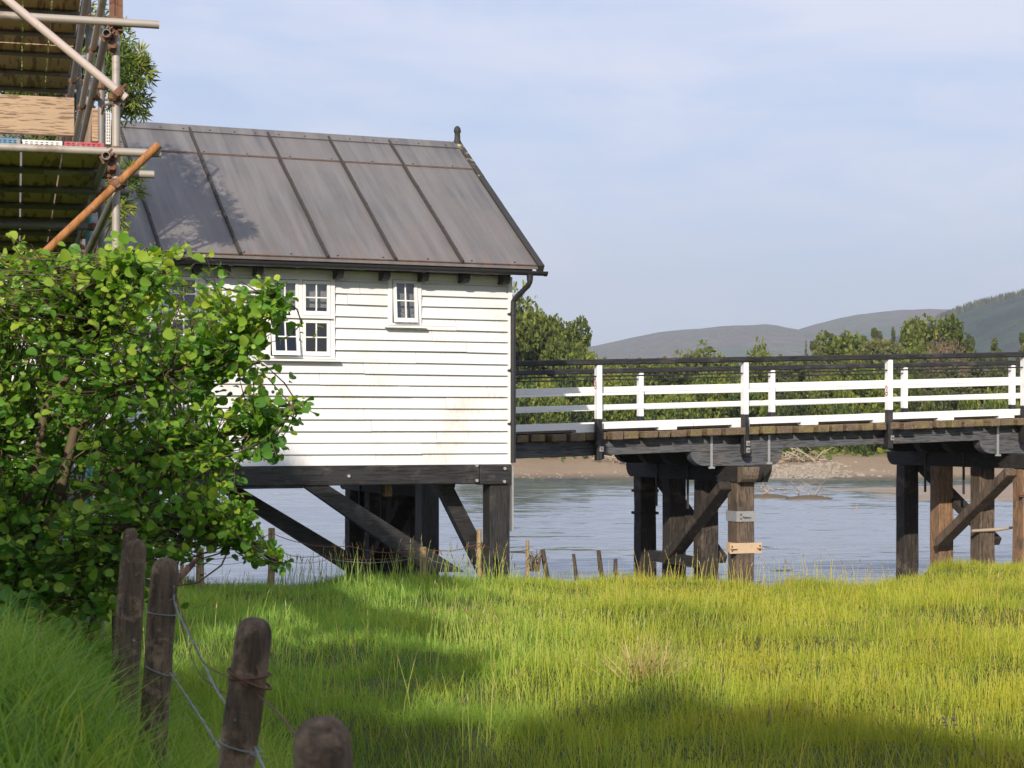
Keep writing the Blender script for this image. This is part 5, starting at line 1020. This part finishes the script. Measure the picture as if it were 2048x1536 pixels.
# seed heads: dark rush flowers out in the meadow, tall straw-coloured panicles near the shade
HEAD = [(-.5, 0, 0), (.5, 0, 0), (0, 0, .5), (0, 0, -.5), (0, -1.2, 0), (0, 1.6, 0)]
HF = [(0, 2, 5), (2, 1, 5), (1, 3, 5), (3, 0, 5), (2, 0, 4), (1, 2, 4), (3, 1, 4), (0, 3, 4)]
def heads(name, x, y, h, size, tint, stretch=1.0, stem=.0012):
    keep = y < np.interp(x, EX, EY) + .1; x, y, h, size, tint = (q[keep] for q in (x, y, h, size, tint)); n = len(x); a = rng.uniform(0, 6.28, n); ln = rng.uniform(.05, .3, n); z = ground_z(x, y)
    top = np.stack([x + np.cos(a) * ln * h, y + np.sin(a) * ln * h, z + h], 1); tv = [(p[0], p[1] * stretch, p[2]) for p in HEAD]
    nv = len(HEAD); ax = unit(np.stack([np.cos(a) * ln * 2, np.sin(a) * ln * 2, np.ones(n)], 1)); me_ = scatter(name, tv, HF, top, ax, rng.normal(0, 1, (n, 3)), size, tint)
    o = link(name, me_, MT['seed']); tag(o, kind='stuff')
    b0 = np.stack([x, y, z], 1); w_ = (stem + .00007 * y)[:, None] * np.array([[1., 0, 0]]); md = (b0 + top) / 2 - np.stack([np.cos(a), np.sin(a), a * 0], 1) * (ln * h * .15)[:, None]
    V = np.stack([b0 - w_, b0 + w_, md - w_, md + w_, top - w_ * .5, top + w_ * .5], 1).reshape(-1, 3); k = (np.arange(n) * 6)[:, None]
    tag(link(name + '_stalks', np_mesh(name + '_stalks', V, [np.concatenate([k + np.array([[0, 1, 3, 2]]), k + np.array([[2, 3, 5, 4]])])], np.repeat(np.clip(tint * .5 + .45, .5, .93), 6)), MT['grass']), kind='stuff')
n = 9500; x, y = field(n, 6.5, 22, 1.0, lambda y: .5 - (y - 8) * .22); k = (patch(x * 1.3 + 4, y * 1.3) + rng.normal(0, .45, n)) > -.15; x, y = x[k], y[k]; n = len(x)
heads('rush_flowers', x, y, .17 + .05 * patch(x, y) + rng.uniform(-.05, .06, n), rng.uniform(.0036, .0066, n), rng.uniform(.1, .6, n), 1.0)
n = 620; x, y = field(n, 5, 24, 1.0); heads('seed_grass', x, y, rng.uniform(.22, .38, n), rng.uniform(.005, .0085, n), rng.uniform(.6, 1.0, n), 4.0)
n = 150; x = rng.uniform(px(560, 22.6), px(1040, 22.6), n); y = rng.uniform(21.6, 23.6, n); heads('bank_panicles', x, y, rng.uniform(.25, .55, n), rng.uniform(.008, .015, n), rng.uniform(.35, .9, n), 3.4, .002)
n = 60; x = rng.uniform(px(850, 13), px(1080, 13), n); y = rng.uniform(12, 14.5, n); heads('meadow_panicles', x, y, rng.uniform(.28, .42, n), rng.uniform(.005, .008, n), rng.uniform(.6, 1, n), 4)
n = 90; x = rng.uniform(px(1240, 27), px(1760, 24), n); y = np.interp(x, EX, EY) - rng.uniform(-.1, .8, n); heads('edge_panicles', x, y, rng.uniform(.2, .42, n), rng.uniform(.006, .011, n), rng.uniform(.5, 1, n), 3.4, .0014)
def tuft(name, p, q, Y, n, h, label, m, sp=.25):
    x0 = px(p, Y); P = np.stack([x0 + rng.normal(0, sp, n), Y + rng.normal(0, sp * .8, n), np.zeros(n)], 1); P[:, 2] = ground_z(P[:, 0], P[:, 1]) + .02; d = P - np.array([x0, Y, 0]); ax = unit(np.stack([d[:, 0] * 3 + rng.normal(0, .35, n), d[:, 1] * 3 + rng.normal(0, .35, n), np.ones(n) * .8], 1))
    B_ = [(-.012, 0, 0), (.012, 0, 0), (-.010, .5, .05), (.010, .5, .05), (0, 1, -.12)]
    return tag(link(name, scatter(name, B_, [(0, 1, 3, 2), (2, 3, 4)], P, ax, rng.normal(0, 1, (n, 3)), h * rng.uniform(.6, 1.2, n), rng.uniform(0, 1, n)), MT[m]), label, 'grass tuft')
tuft('dry_tussock', 1292, 1312, 10.6, 190, .27, 'straw-coloured dry tussock in the middle of the sunlit meadow', 'dry', .085)
tuft('dry_tussock', 1345, 1120, 27.3, 60, .7, 'dry reed stems standing against the black pier legs', 'dry', .35)
s = MB(); x, Y = px(1900, 7.9), 7.9; z = float(ground_z(x, Y)) + .2
for k in range(9): stone(s, (x + random.uniform(-.03, .03), Y + random.uniform(-.02, .02), z - .03 + random.uniform(-.015, .02)), .009)
tag(s.build('wool_tuft', MT['drift']), 'small scrap of off-white wool caught in the grass at lower right', 'wool')

# ------------------------------------------------------------------ summer haze
HAZE = True
if HAZE:
    hb = MB(); hb.box((-4300, -95, -6), (4300, 5200, 460)); hz = hb.build('haze', None); tag(hz, kind='stuff')
    m = bpy.data.materials.new('summer_haze'); m.use_nodes = True; nt = m.node_tree; nt.nodes.clear(); g = G(nt); o = g.n('ShaderNodeOutputMaterial')
    v = g.n('ShaderNodeVolumePrincipled', {'Color': (.90, .93, 1.0, 1), 'Density': .00021, 'Anisotropy': .2}); nt.links.new(v.outputs[0], o.inputs['Volume']); hz.data.materials.append(m)
